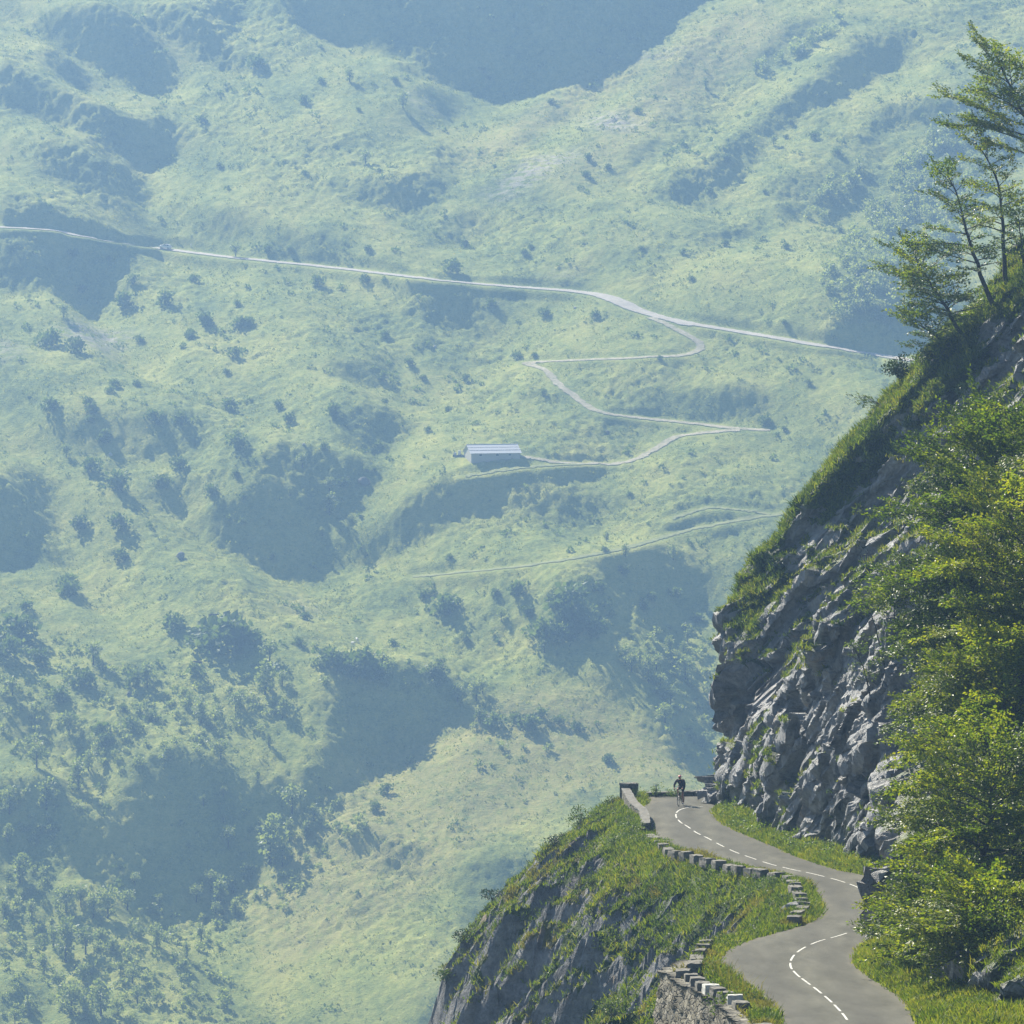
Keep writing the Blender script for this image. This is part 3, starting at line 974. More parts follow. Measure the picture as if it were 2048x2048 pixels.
wx = .35 * vnoise(ci / 1.5, cj / 1.5, cz / 1.5, 97)
zp = cz + .40 * cj - .8 * ci
d3 = .46 * facets(ci / 4 + wx, cj / 9, zp / 2.6 + wx, 91, 1.2) + .20 * facets(ci / 2, cj / 5 + wx, zp / .9, 92, 1.0) + .10 * facets(ci / .8, cj / 2.4 + wx, zp / .4, 93) + .12 * fbm(ci / 1.0, cj / 4.0, zp / .5, 4, 95, .6, True)
flat = np.clip((N3[:, :, 2] - .35) / .3, 0, 1)
V3 = V3 + N3 * (d3 * (1 - .6 * flat) * np.clip((tt[:, None] + 1.2) / 1, .1, 1))[:, :, None]
N3 = grid_normals(V3)
if N3[:, :, 0].mean() > 0: N3 = -N3
low_ = np.clip((np.interp(cj, TL[:, 0], TL[:, 1]) - tt[:, None]) / 2, 0, 1)
cgr = np.clip((N3[:, :, 2] - .60 - .22 * low_ + .55 * fbm(ci / 2.2, cj / 2.6, cz / 2.2, 3, 101)) / .2, 0, 1)
# turf on the crest of the nose and on the ledge
crest = np.clip((11.7 + np.interp(tt, LEAN[:, 0], LEAN[:, 1])[:, None] + 1.4 - ci) / 1.5, 0, 1) * np.clip((tt[:, None] - 10) / 3, 0, 1) * (cj > 315)
cgr = np.where((cj < 229) & (tt[:, None] > .5), np.clip((N3[:, :, 2] - .3) / .2, 0, 1), cgr)
cgr = np.clip(cgr + .9 * crest * (fbm(ci / 1.6, cj / 1.6, cz / 1.6, 3, 105) > -.22), 0, 1)
rdg = (np.abs(ci - (11.7 + np.interp(tt, LEAN[:, 0], LEAN[:, 1])[:, None]) - .5) < 1.5) & (tt[:, None] > 9.5) & (cj > 318) & (cj < 336)
rdg &= fbm(ci / 1.8, cj / 1.8, cz / 1.8, 3, 107) > np.interp(tt, [9, 15, 20], [.12, -.05, -.3])[:, None]
cgr = np.maximum(cgr, .95 * rdg)
k = NT('cliff_rock')
rc, rn = rockcol(k)
gn = k.noise(1.4, 6, .65, k.pos())
gcol = k.ramp(gn, [(.32, (.022, .040, .010)), (.5, (.055, .085, .018)), (.68, (.10, .13, .03))])
k.color(k.mix(k.sstep(k.attr('turf'), .35, .65), rc, gcol))
k.b.inputs['Roughness'].default_value = .5
k.b.inputs['Specular IOR Level'].default_value = .5
k.bump(k.math('ADD', k.noise(1.8, 7, .7, k.pos((1.5, 1.5, .6)), .6), k.math('MULTIPLY', k.noise(9, 5, .7, k.pos()), .3)), 1.0, .3)
cliff = nobj('cliff', V3.reshape(-1, 3), gridfaces(len(tt), NS), k.m, smooth=False, attrs={'turf': cgr})
tag(cliff, 'grey limestone rock face rising beside the road', 'cliff', kind='structure')
# ================================================================== leaves, shrubs and trees close by
M_BEECH = leafmat('beech_leaves', [(.25, (.022, .046, .006)), (.40, (.062, .110, .009)), (.54, (.132, .188, .012)), (.70, (.25, .272, .015))], .6, .5, .42, .4)
M_SHRUB = leafmat('shrub_leaves', [(.25, (.028, .052, .012)), (.5, (.065, .105, .022)), (.75, (.12, .16, .04))], 1.2, .4, .5, .3)
M_WEED = leafmat('weed_leaves', [(.25, (.05, .09, .02)), (.5, (.10, .16, .035)), (.75, (.19, .24, .07))], 1.5, .4, .5, .4)
M_PINE = leafmat('dark_leaves', [(.25, (.010, .024, .008)), (.5, (.022, .045, .012)), (.75, (.05, .08, .02))], 1.2, .3, .45, .4)
M_GRASS = leafmat('grass_blades', [(.34, (.034, .066, .008)), (.45, (.085, .138, .014)), (.55, (.15, .20, .022)), (.68, (.23, .23, .045))], .35, .45, .6, .25)
M_DRY = leafmat('dry_grass_blades', [(.2, (.085, .10, .024)), (.5, (.17, .165, .05)), (.8, (.28, .25, .10))], .8, .4, .7, .2)
k = NT('bark')
k.color(k.ramp(k.noise(6, 5, .65, k.pos(obj=True)), [(.3, (.018, .016, .013)), (.6, (.055, .048, .040)), (.8, (.12, .11, .095))]))
k.b.inputs['Roughness'].default_value = .9
M_BARK = k.m


def leaf_quads(Pn, D, Nn, L, wid=.62):
    """diamond leaves: base, half, tip, half, with a fold along the middle"""
    D = D / (np.linalg.norm(D, axis=1)[:, None] + 1e-9)
    Sd = np.cross(D, Nn); Sd /= np.linalg.norm(Sd, axis=1)[:, None] + 1e-9
    Nn = np.cross(Sd, D)
    L = np.asarray(L)[:, None]
    v = np.stack([Pn, Pn + D * L * .45 + Sd * L * wid * .5 + Nn * L * .08, Pn + D * L, Pn + D * L * .45 - Sd * L * wid * .5 + Nn * L * .08], 1).reshape(-1, 3)
    f = np.arange(len(v)).reshape(-1, 4)
    return v, f


def rot_about(v, ax, ang):
    return Matrix.Rotation(ang, 3, ax) @ v


def beech(name, trunk, rad, limbs, seed, leaf=.10, step=.06, up=.35, droop=.25, first=.12, bias=None, pitch_top=1.0, jitter=.5, twig=.55):
    """trunk: local points base -> top; limbs: (count, length at the foot, length at the top); returns wood MB and leaf arrays"""
    r = random.Random(seed)
    nr = np.random.default_rng(seed)
    wood = MB()
    tr = [Vector(p) for p in trunk]
    dl_ = [0]
    for a_, b_ in zip(tr[:-1], tr[1:]): dl_.append(dl_[-1] + (b_ - a_).length)
    tot = dl_[-1]

    def at(f):
        d = f * tot
        for i in range(len(tr) - 1):
            if d <= dl_[i + 1] or i == len(tr) - 2:
                return tr[i].lerp(tr[i + 1], (d - dl_[i]) / (dl_[i + 1] - dl_[i] + 1e-9))
    nt_ = 14
    tp = [at(i / nt_) + Vector((r.uniform(-1, 1), r.uniform(-1, 1), 0)) * rad * .35 * (0 < i < nt_) for i in range(nt_ + 1)]
    wood.tube(tp, [rad * (1.25 if i == 0 else 1) * (1 - .93 * (i / nt_) ** .9) + .008 for i in range(nt_ + 1)], 8)
    SEG = []

    def leaves_on(p0, p1, pn, dens_=1.0):
        SEG.append((*p0, *p1, *pn, max(2, int((p1 - p0).length / step * dens_))))

    def limb(p, d, L, r0, lvl, pn):
        n = max(3, int(L / .55))
        pts = [p]; dv = d.normalized(); q = p
        for i in range(n):
            f = (i + 1) / n
            dv = (dv + Vector((r.gauss(0, .10), r.gauss(0, .10), r.gauss(0, .05) + (-.10 if lvl == 0 else -.02) * droop * (1 + f))) ).normalized()
            q = q + dv * (L / n); pts.append(q)
        wood.tube(pts, [max(.004, r0 * (1 - .85 * i / n)) for i in range(n + 1)], 5 if lvl == 0 else 3, cap=False)
        if lvl < 2:
            nb = max(2, int(L / (twig if lvl == 0 else twig * .62)))
            for b_ in range(nb):
                f = (.16 if lvl == 0 else .1) + (.84 if lvl == 0 else .9) * (b_ + r.random() * .8) / nb
                i = min(n - 1, int(f * n))
                a0 = pts[i].lerp(pts[i + 1], f * n - i)
                dm = (pts[i + 1] - pts[i]).normalized()
                sd = dm.cross(pn)
                if sd.length < .05: sd = Vector((1, 0, 0))
                sd.normalize()
                sg = 1 if b_ % 2 else -1
                bd = dm * r.uniform(.5, .9) + sd * sg * r.uniform(.6, 1.0) + pn * r.uniform(-.12, .30)
                bl = L * (.50 if lvl == 0 else .42) * (1 - .55 * f) * r.uniform(.7, 1.25) + .14
                limb(a0, bd, bl, max(.004, r0 * .45 * (1 - .6 * f)), lvl + 1, (pn + Vector((r.gauss(0, .16), r.gauss(0, .16), 0))).normalized())
        if lvl >= 1:
            for i in range(n):
                leaves_on(pts[i], pts[i + 1], pn)
        else:
            leaves_on(pts[n - 1], pts[n], pn, 1.3)
    cnt, l0, l1 = limbs
    ga = r.uniform(0, 6.28)
    for i in range(cnt):
        f = first + (1 - first) * ((i + .5 * r.random()) / cnt)
        ga += 2.4 + r.gauss(0, .3)
        d = Vector((math.cos(ga), math.sin(ga), 0))
        L = (l0 * (1 - f ** 1.8) + l1 * f ** 1.8) * r.uniform(1 - jitter * .5, 1 + jitter * .5) * (.75 if f < first + .05 else 1)
        if bias is not None:
            bv = Vector(bias); s_ = d.dot(bv.normalized()); L *= 1 + s_ * bv.length
            if L < .25: L = .25
        e = up + (pitch_top - up) * f ** 2.2 + r.gauss(0, .10)
        d = (d * math.cos(e) + Vector((0, 0, math.sin(e)))).normalized()
        pn = Vector((0, 0, 1)) - d * d.z
        limb(at(f), d, L, max(.012, rad * .42 * (1 - .75 * f)), 0, (pn.normalized() + Vector((r.gauss(0, .15), r.gauss(0, .15), 0))).normalized())
    sg_ = np.array(SEG)
    cn_ = sg_[:, 9].astype(int)
    sg_ = np.repeat(sg_, cn_, 0)
    n = len(sg_)
    p0, p1, pn = sg_[:, 0:3], sg_[:, 3:6], sg_[:, 6:9]
    dn = (p1 - p0) / (np.linalg.norm(p1 - p0, axis=1)[:, None] + 1e-9)
    sd = np.cross(dn, pn); sd *= nr.choice([-1.0, 1.0], n)[:, None]
    D = dn * nr.uniform(.3, 1.0, (n, 1)) + sd * nr.uniform(.5, 1.1, (n, 1)) + nr.standard_normal((n, 3)) * np.array([.3, .3, .25]) - np.array([0, 0, .12])
    Q = p0 + (p1 - p0) * nr.random((n, 1)) + sd * nr.uniform(0, .09, (n, 1)) + nr.standard_normal((n, 3)) * np.array([.06, .06, .045])
    Nn = pn + nr.standard_normal((n, 3)) * np.array([.4, .4, .25])
    lv, lf = leaf_quads(Q, D, Nn, leaf * nr.uniform(.7, 1.25, n))
    return wood, lv, lf


def tree_obj(name, label, cat, loc, wood, lv, lf, lm=None, group=None):
    e = empty(name, loc)
    tag(e, label, cat, group)
    wood.build('trunk', M_BARK, e, smooth=True)
    nobj('crown', lv, lf, lm or M_BEECH, e, smooth=False)
    return e


def copy_tree(o, parent=None):
    c_ = o.copy(); COL.objects.link(c_); c_.parent = parent
    for ch in o.children: copy_tree(ch, c_)
    return c_


def shrub_mesh(seed, n=420, r=.8, h=.8, leaf=.09, lobes=7):
    """leafy mound made of several uneven lobes"""
    q = np.random.default_rng(seed)
    cs = np.stack([q.uniform(-.55, .55, lobes) * r, q.uniform(-.55, .55, lobes) * r, q.uniform(.25, .8, lobes) * h], 1)
    rs = q.uniform(.28, .52, lobes) * r
    kx_ = q.integers(0, lobes, n)
    d = q.standard_normal((n, 3)); d /= np.linalg.norm(d, axis=1)[:, None]
    rad_ = rs[kx_] * q.uniform(.45, 1.12, n)
    p = cs[kx_] + d * rad_[:, None] * np.array([1, 1, .8])
    p[:, 2] = np.maximum(p[:, 2], .02)
    dr = d + q.standard_normal((n, 3)) * .6 + np.array([0, 0, .25])
    return leaf_quads(p, dr, q.standard_normal((n, 3)) * .7 + np.array([0, 0, .8]), leaf * q.uniform(.6, 1.3, n), .7)


def shrub(name, label, cat, loc, seed, n, r, h, leaf, mat, lobes=7, group=None, stems=5, lean=(0, 0)):
    e = empty(name, loc)
    tag(e, label, cat, group)
    q = random.Random(seed)
    mb_ = MB()
    for i in range(stems):
        a_ = q.uniform(0, 6.28); s_ = q.uniform(.2, .6) * r
        mb_.tube([(0, 0, -.1), (math.cos(a_) * s_ * .4, math.sin(a_) * s_ * .4, h * .4), (math.cos(a_) * s_ + lean[0], math.sin(a_) * s_ + lean[1], h * .85)], [.022, .014, .005], 5)
    mb_.build('stem', M_BARK, e, smooth=True)
    v_, f_ = shrub_mesh(seed, n, r, h, leaf, lobes)
    v_ = v_ + np.stack([v_[:, 2] / h * lean[0], v_[:, 2] / h * lean[1], 0 * v_[:, 2]], 1)
    nobj('foliage', v_, f_, mat, e, smooth=False)
    return e


def blades(pts, nrm, seed, nb=6, hgt=.35, wid=.025, lean=.5, hv=None):
    """tufts of grass: bent triangular blades standing on the given points"""
    q = np.random.default_rng(seed)
    n = len(pts) * nb
    Pn = np.repeat(pts, nb, 0) + q.standard_normal((n, 3)) * np.array([.10, .10, .0])
    up_ = np.repeat(nrm, nb, 0) * .35 + np.array([0, 0, .75]) + q.standard_normal((n, 3)) * lean * np.array([1, 1, .3])
    up_ /= np.linalg.norm(up_, axis=1)[:, None]
    sd = np.cross(up_, q.standard_normal((n, 3))); sd /= np.linalg.norm(sd, axis=1)[:, None]
    h_ = hgt * q.uniform(.5, 1.3, n)
    if hv is not None: h_ = h_ * np.repeat(hv, nb)
    w_ = wid * q.uniform(.7, 1.4, n)
    bend = q.standard_normal((n, 3)) * .35; bend[:, 2] = -np.abs(bend[:, 2]) * .8
    a_ = Pn - sd * w_[:, None] - up_ * .04; b_ = Pn + sd * w_[:, None] - up_ * .04
    m1 = Pn + up_ * (h_ * .6)[:, None] + sd * (w_ * .6)[:, None]; m2 = Pn + up_ * (h_ * .6)[:, None] - sd * (w_ * .6)[:, None]
    t_ = Pn + up_ * h_[:, None] + bend * (h_ * .45)[:, None]
    V = np.stack([a_, b_, m1, t_, m2], 1).reshape(-1, 3)
    i = np.arange(n)[:, None] * 5
    return V, [np.concatenate([i, i + 1, i + 2, i + 4], 1), np.concatenate([i + 4, i + 2, i + 3], 1)]


# ------------------------------------------------ grass on the slope, the verges and the cliff
def scatter_ground(n, Ya, Yb, xa, xb, seed):
    q = np.random.default_rng(seed)
    Y = q.uniform(Ya, Yb, n); xp = q.uniform(xa, xb, n)
    return xp, Y, q


def ground_pts(xp, Y):
    z = slope_z(xp, Y)
    e_ = .15
    zx = (slope_z(xp + e_, Y) - z) / e_; zy = (slope_z(xp, Y + e_) - z) / e_
    nn = np.stack([-zx, -zy, 1 + 0 * z], 1); nn /= np.linalg.norm(nn, axis=1)[:, None]
    return np.stack([xp + XL(Y), Y, z], 1), nn, np.hypot(zx, zy)


xp, Y, q = scatter_ground(64000, 196, 336, -13, -.02, 201)
keep = q.random(len(Y)) < np.clip(1.3 - (-xp) / 16, .3, 1)
xp, Y = xp[keep], Y[keep]
pt, nn, st = ground_pts(xp, Y)
nm = fbm(xp / 1.5, Y / 3.5, pt[:, 2] / 1.5, 4, 51)
rk = np.clip((st - 1.50 + 1.5 * nm) / .45, 0, 1) * np.clip((-xp - 1.6) / 1.5, 0, 1)
ok = rk < .45
pt, nn, xp, Y = pt[ok], nn[ok], xp[ok], Y[ok]
hv = .75 + .7 * np.clip(vnoise(xp / 1.3, Y / 2.2, 0 * Y, 205) + .2, 0, 1)
drym = (vnoise(xp / 2.2, Y / 5, 0 * Y, 207) + .5 * vnoise(xp / .7, Y / 1.5, 0 * Y, 208) + (Y < 232) * .45 * (xp > -3)) > .66
v, f = blades(pt[~drym], nn[~drym], 211, 5, .28, .024, .45, hv[~drym])
tag(nobj('slope_grass', v, f, M_GRASS, smooth=False), 'long green grass clothing the slope and verge on the valley side of the road', 'grass', kind='stuff')
v, f = blades(pt[drym], nn[drym], 212, 6, .32, .022, .55, hv[drym])
tag(nobj('dry_grass', v, f, M_DRY, smooth=False), 'straw coloured dry grass among the green on the valley side', 'grass', kind='stuff')

# right verge: between asphalt and rock
q = np.random.default_rng(221)
Y = np.concatenate([q.uniform(198, 331, 13500), q.uniform(188, 225, 4200)])
w0 = XR(np.minimum(Y, 330)) - XL(Y)
xp = w0 + .06 + q.random(len(Y)) ** 1.4 * np.where((Y > 224) & (Y < 245), 2.0, np.where(Y < 222, 5.0, 1.5))
pt, nn, st = ground_pts(xp, Y)
hv = .7 + .8 * np.clip(vnoise(pt[:, 0] / 1.0, Y / 2.5, 0 * Y, 223) + .3, 0, 1) * np.clip((xp - w0) / .5, .3, 1)
v, f = blades(pt, nn, 224, 6, .34, .024, .45, hv)
tag(nobj('verge_grass', v, f, M_GRASS, smooth=False), 'green grass strip between the asphalt and the foot of the rock face', 'grass', kind='stuff')

# turf on the cliff
cn = N3.reshape(-1, 3); cp = V3.reshape(-1, 3); cg = cgr.reshape(-1)
du = np.linalg.norm(np.gradient(V3, axis=1), axis=2) * np.linalg.norm(np.gradient(V3, axis=0), axis=2)
wgt = (np.clip(cg, 0, 1) * (cg > .5) * du.reshape(-1) * ((cp[:, 1] > 262) | ((cp[:, 1] < 232) & (cp[:, 1] > 186) & (cp[:, 0] < 21)))); wgt[cp[:, 1] > 340] = 0
q = np.random.default_rng(231)
idx = q.choice(len(cp), 38000, p=wgt / wgt.sum())
v, f = blades(cp[idx] + q.standard_normal((len(idx), 3)) * .05, cn[idx], 232, 6, .24, .02, .6, .6 + .8 * q.random(len(idx)))
tag(nobj('cliff_turf', v, f, M_GRASS, smooth=False), 'tufts of grass hanging on the ledges and crest of the rock face', 'grass', kind='stuff')

wg2 = (rdg * du).reshape(-1)
idx = q.choice(len(cp), 12000, p=wg2 / wg2.sum())
v, f = blades(cp[idx] + q.standard_normal((len(idx), 3)) * .06, cn[idx], 233, 6, .36, .024, .5, .7 + .7 * q.random(len(idx)))
tag(nobj('crest_grass', v, f, M_GRASS, smooth=False), 'sunlit strip of thick green grass along the sloping crest of the rock face', 'grass', kind='stuff')
# ================================================================== stones, walls, plants, trees near the road
bpy.context.view_layer.update()


def cast(obj, px, py):
    rx, rz_ = ray(px, py)
    d = Vector((float(rx), 1, float(rz_))).normalized()
    ok_, loc, nrm_, i_ = obj.ray_cast(Vector((0, 0, 0)), d)
    return loc if ok_ else None


ORD = ['first', 'second', 'third', 'fourth', 'fifth', 'sixth', 'seventh', 'eighth', 'ninth', 'tenth', 'eleventh', 'twelfth', 'thirteenth', 'fourteenth', 'fifteenth', 'sixteenth', 'seventeenth', 'eighteenth', 'nineteenth', 'twentieth']
ORD += ['twenty-' + o for o in ORD[:9]] + ['thirtieth'] + ['thirty-' + o for o in ORD[:9]] + ['fortieth'] + ['forty-' + o for o in ORD[:9]] + ['fiftieth'] + ['fifty-' + o for o in ORD[:9]] + ['sixtieth']

k = NT('guard_stone')
n1 = k.noise(3.5, 6, .7, k.pos())
k.color(k.ramp(n1, [(.3, (.07, .067, .057)), (.5, (.14, .134, .115)), (.7, (.215, .206, .178))]))
k.bump(k.noise(14, 5, .7, k.pos()), .6, .02)
M_STONE = k.m
k = NT('lime_washed_stone')
n1 = k.noise(5, 5, .7, k.pos())
k.color(k.ramp(n1, [(.3, (.32, .32, .29)), (.6, (.5, .5, .46))]))
M_WSTONE = k.m


def block(w, l, h, seed, cuts=3):
    """a rough hewn block, origin at the middle of its foot"""
    q = np.random.default_rng(seed)
    bm = bmesh.new()
    bmesh.ops.create_cube(bm, size=1)
    bmesh.ops.subdivide_edges(bm, edges=bm.edges[:], cuts=cuts, use_grid_fill=True)
    for v_ in bm.verts:
        c_ = v_.co
        edge_ = sum(abs(abs(a_) - .5) < 1e-4 for a_ in c_)
        s_ = 1 - (.035 if edge_ >= 2 else 0) - (.03 if edge_ == 3 else 0)
        c_.x = c_.x * w * s_ + q.normal(0, .012); c_.y = c_.y * l * s_ + q.normal(0, .012); c_.z = (c_.z * s_ + .5) * h + q.normal(0, .010)
    me = bpy.data.meshes.new('guard_stone')
    bm.to_mesh(me); bm.free()
    return me


FAR_ST = [(1300, 1668), (1308, 1673), (1318, 1681), (1327, 1689), (1337, 1696), (1351, 1701), (1374, 1705), (1393, 1710), (1415, 1716), (1438, 1721.5), (1460, 1727), (1476, 1731), (1503, 1735), (1522, 1739), (1553, 1745), (1578, 1751)]
MID_ST = [(1585, 1762), (1591, 1770), (1591, 1777), (1596, 1784), (1599, 1792), (1602, 1800), (1606, 1809), (1604, 1818), (1596, 1828), (1588, 1838)]
NEAR_ST = [(1413, 1883), (1406, 1890), (1400, 1900), (1394, 1911), (1390, 1925), (1367, 1938), (1383, 1946), (1394, 1955), (1406, 1964), (1422, 1971), (1436, 1978), (1452, 1985), (1470, 1991), (1482, 2001), (1529, 2047)]
protos = [block(.58, 1.05, .46, 300 + i) for i in range(5)]
for m_ in protos: m_.materials.append(M_STONE)
wproto = block(.60, .95, .5, 320); wproto.materials.append(M_WSTONE)


def top_hit(px, py, h):
    # the top face lies h above the road
    ys2 = np.arange(190, 345, .05)
    _, p2 = proj(np.zeros_like(ys2), ys2, zr(ys2) + h)
    Y_ = float(np.interp(-py, -p2, ys2))
    return float(ray(px, py)[0]) * Y_, Y_


q = random.Random(5)
for row, nm, grp, base_n in ((FAR_ST, 'of the row below the parapet', 'guard stones of the far row', 0), (MID_ST, 'of the column at the middle bend', 'guard stones of the middle bend', 2), (NEAR_ST, 'of the row above the rubble wall', 'guard stones of the near bend', 4)):
    for i, (px, py) in enumerate(row):
        h = {0: .20, 2: .24, 4: .32}[base_n]
        x, Y = top_hit(px, py, h)
        p2 = row[min(i + 1, len(row) - 1)]; p1 = row[max(i - 1, 0)]
        a_ = top_hit(*p1, h); b_ = top_hit(*p2, h)
        ang = math.atan2(-(b_[0] - a_[0]), (b_[1] - a_[1])) + q.gauss(0, .06)
        if b_[1] < a_[1]: ang += math.pi
        white = base_n == 4 and i in (9, 12)
        o = bpy.data.objects.new('guard_stone', wproto if white else protos[(i * 3 + base_n) % 5])
        link(o)
        gap = math.hypot(b_[0] - a_[0], b_[1] - a_[1]) / (2 if 0 < i < len(row) - 1 else 1)
        o.location = (x, Y, float(zr(Y)) + h - .46 + (.10 if base_n == 2 else 0) + q.gauss(0, .025))
        o.rotation_euler = (q.gauss(0, .03) + math.atan(-.055), q.gauss(0, .03), ang)
        o.scale = (.9 * q.uniform(.92, 1.08), min(1.15, max(.5, gap * .50 / 1.05)) * q.uniform(.9, 1.1), 1)
        kind_ = 'whitewashed stone block' if white else 'rough grey guard stone'
        tag(o, f'{kind_}, {ORD[i]} from the upper end {nm}', 'guard stone', grp)

# --- rubble masonry
k = NT('rubble_masonry')
vo = k.n('ShaderNodeTexVoronoi', i_Scale=3.2); k.l(k.pos((1, 1, 1.5)), vo.inputs['Vector'])
vc = k.ramp(vo.outputs['Color'], [(.1, (.11, .104, .088)), (.5, (.18, .17, .145)), (.9, (.27, .258, .225))])
ve = k.n('ShaderNodeTexVoronoi', feature='DISTANCE_TO_EDGE', i_Scale=3.2); k.l(k.pos((1, 1, 1.5)), ve.inputs['Vector'])
k.color(k.mix(k.sstep(ve.outputs['Distance'], .0, .09), (.075, .07, .06), k.mix(k.math('MULTIPLY', k.noise(2.4, 5, .7, k.pos()), .5), vc, (.16, .14, .06))))
k.bump(k.math('ADD', k.sstep(ve.outputs['Distance'], 0, .12), k.math('MULTIPLY', k.noise(9, 4, .7, k.pos()), .3)), 1.0, .10)
M_RUBBLE = k.m
k = NT('coping_stone')
n1 = k.noise(2.2, 6, .7, k.pos())
k.color(k.ramp(n1, [(.3, (.075, .072, .063)), (.55, (.14, .135, .118)), (.75, (.20, .194, .173))]))
k.bump(k.noise(10, 4, .7, k.pos()), .5, .02)
M_COPE = k.m


def wall(name, label, path, zf, thick, height, cope=.10, taper=0, cat='wall', seed=1):
    """masonry wall along a plan path with a coping"""
    p = dens(path, max(8, int(len(path) * 14)))
    T_ = np.gradient(p, axis=0); T_ /= np.linalg.norm(T_, axis=1)[:, None]
    N_ = np.stack([-T_[:, 1], T_[:, 0]], 1)
    n = len(p); r_ = np.random.default_rng(seed)
    hh = np.full(n, height) if not hasattr(height, '__len__') else np.interp(np.linspace(0, 1, n), np.linspace(0, 1, len(height)), height)
    zb_ = zf(p[:, 0], p[:, 1])
    e = empty(name, (p[n // 2, 0], p[n // 2, 1], float(zb_[n // 2])))
    o_ = np.array(e.location)
    tag(e, label, cat)

    def strip(t, z0, z1, nm, mat, jit):
        ring = []
        for s_, zt in ((-.5, 0), (-.5, .5), (-.5, 1), (-.17, 1), (.17, 1), (.5, 1), (.5, .5), (.5, 0)):
            qd = np.empty((n, 3)); qd[:, :2] = p + N_ * (s_ * t); qd[:, 2] = z0 * (1 - zt) + z1 * zt
            ring.append(qd + r_.normal(0, jit, (n, 3)))
        V = np.stack(ring, 1) - o_
        F = [tuple(x) for x in gridfaces(n, 8)] + [tuple(range(8))[::-1], tuple((n - 1) * 8 + i for i in range(8))]
        me = bpy.data.meshes.new(nm); me.from_pydata(V.reshape(-1, 3).tolist(), [], F); me.materials.append(mat); me.update()
        bm = bmesh.new(); bm.from_mesh(me); bmesh.ops.recalc_face_normals(bm, faces=bm.faces); bm.to_mesh(me); bm.free()
        link(bpy.data.objects.new(nm, me), e)
    strip(thick, zb_ - .8, zb_ + hh - cope, 'masonry', M_RUBBLE, .018)
    strip(thick + .06, zb_ + hh - cope + .003, zb_ + hh, 'coping', M_COPE, .010)
    return e


zroad = lambda x, Y: zr(np.minimum(Y, 336)) + 0 * x
p_near = road_hit(1297, 1665); p_far = road_hit(1254, 1609)
wall('parapet_wall', 'low stone parapet with pale coping on the outside of the far bend', [(p_near[0] - .15, p_near[1]), (7.0, 318), (6.62, 324), (6.45, 330.0), (6.35, 333.2)], zroad, .42, [.50, .52, .55, .58], seed=3)
wall('kerb_wall', 'low mossy stone wall behind the cyclist', [(7.4, 334.75), (9.2, 335.0), (11, 335.35), (13, 335.8), (20, 337.5), (27, 339)], zroad, .42, [.20, .30, .38, .42, .45, .45], cope=.09, seed=4)
wall('wall_return', 'stubby stone block closing the far end of the parapet', [(6.25, 333.75), (6.5, 334.0), (6.95, 334.2)], zroad, .60, .80, cope=.12, seed=5)

# retaining wall under the near guard stones, and the old one in the recess under the far row
def retaining(name, label, top, zt, depth, batter, seed, amp=.13):
    p = dens(top, 130)
    T_ = np.gradient(p, axis=0); T_ /= np.linalg.norm(T_, axis=1)[:, None]
    N_ = np.stack([-T_[:, 1], T_[:, 0]], 1)
    zz_ = zt(p[:, 0], p[:, 1])
    rows = np.linspace(0, 1, 46)
    V = []
    for f_ in rows:
        qd = np.empty((len(p), 3)); qd[:, :2] = p + N_ * (depth * f_ * batter); qd[:, 2] = zz_ - depth * f_
        V.append(qd)
    V = np.stack(V, 0)
    s_ = np.concatenate([[0], np.cumsum(np.linalg.norm(np.diff(p, axis=0), axis=1))])[None, :]
    cell = vnoise(s_ * 2.6 + 0 * rows[:, None], rows[:, None] * depth * 3.6, 0 * rows[:, None], seed)
    cell = np.round(cell * 3) / 3 + .4 * vnoise(s_ * 6, rows[:, None] * depth * 6, 0 * rows[:, None], seed + 1)
    V[:, :, :2] += (N_[None, :, :] * (amp * cell)[:, :, None])
    # give it thickness: a back sheet inside the slope
    B = V.copy(); B[:, :, :2] -= N_[None] * .6
    n_ = V.shape[0] * V.shape[1]
    F = gridfaces(*V.shape[:2])
    topf = np.array([(i, i + 1, n_ + i + 1, n_ + i) for i in range(len(p) - 1)])
    o = nobj(name, np.concatenate([V.reshape(-1, 3), B.reshape(-1, 3)]), [F, F[:, ::-1] + n_, topf], M_RUBBLE, smooth=True)
    tag(o, label, 'retaining wall')
    return o


near_pts = [top_hit(px - 14, py + 2, .05) for px, py in NEAR_ST[4:]]
near_pts = [(near_pts[0][0] + .35, near_pts[0][1] + 2.0)] + near_pts
retaining('retaining_wall', 'rubble stone retaining wall with dry grass under the near guard stones', near_pts[::-1] if near_pts[0][1] < near_pts[-1][1] else near_pts, lambda x, Y: zr(Y) + .03, 7.5, -.10, 61)
# orientation: the wall must face the valley (towards -x)
rw = bpy.data.objects['retaining_wall']
old_pts = [(float(XL(307.5)) - 1.3, 307.5), (float(XL(304)) - 1.6, 304.0), (float(XL(300)) - 1.7, 300.0), (float(XL(298)) - 1.7, 298)]
retaining('old_retaining_wall', 'old dry stone retaining wall in the dark recess below the far guard stones', old_pts, lambda x, Y: slope_z(x - XL(Y), Y) * 0 + zr(Y) - 1.0, 5.0, -.22, 63, .10)

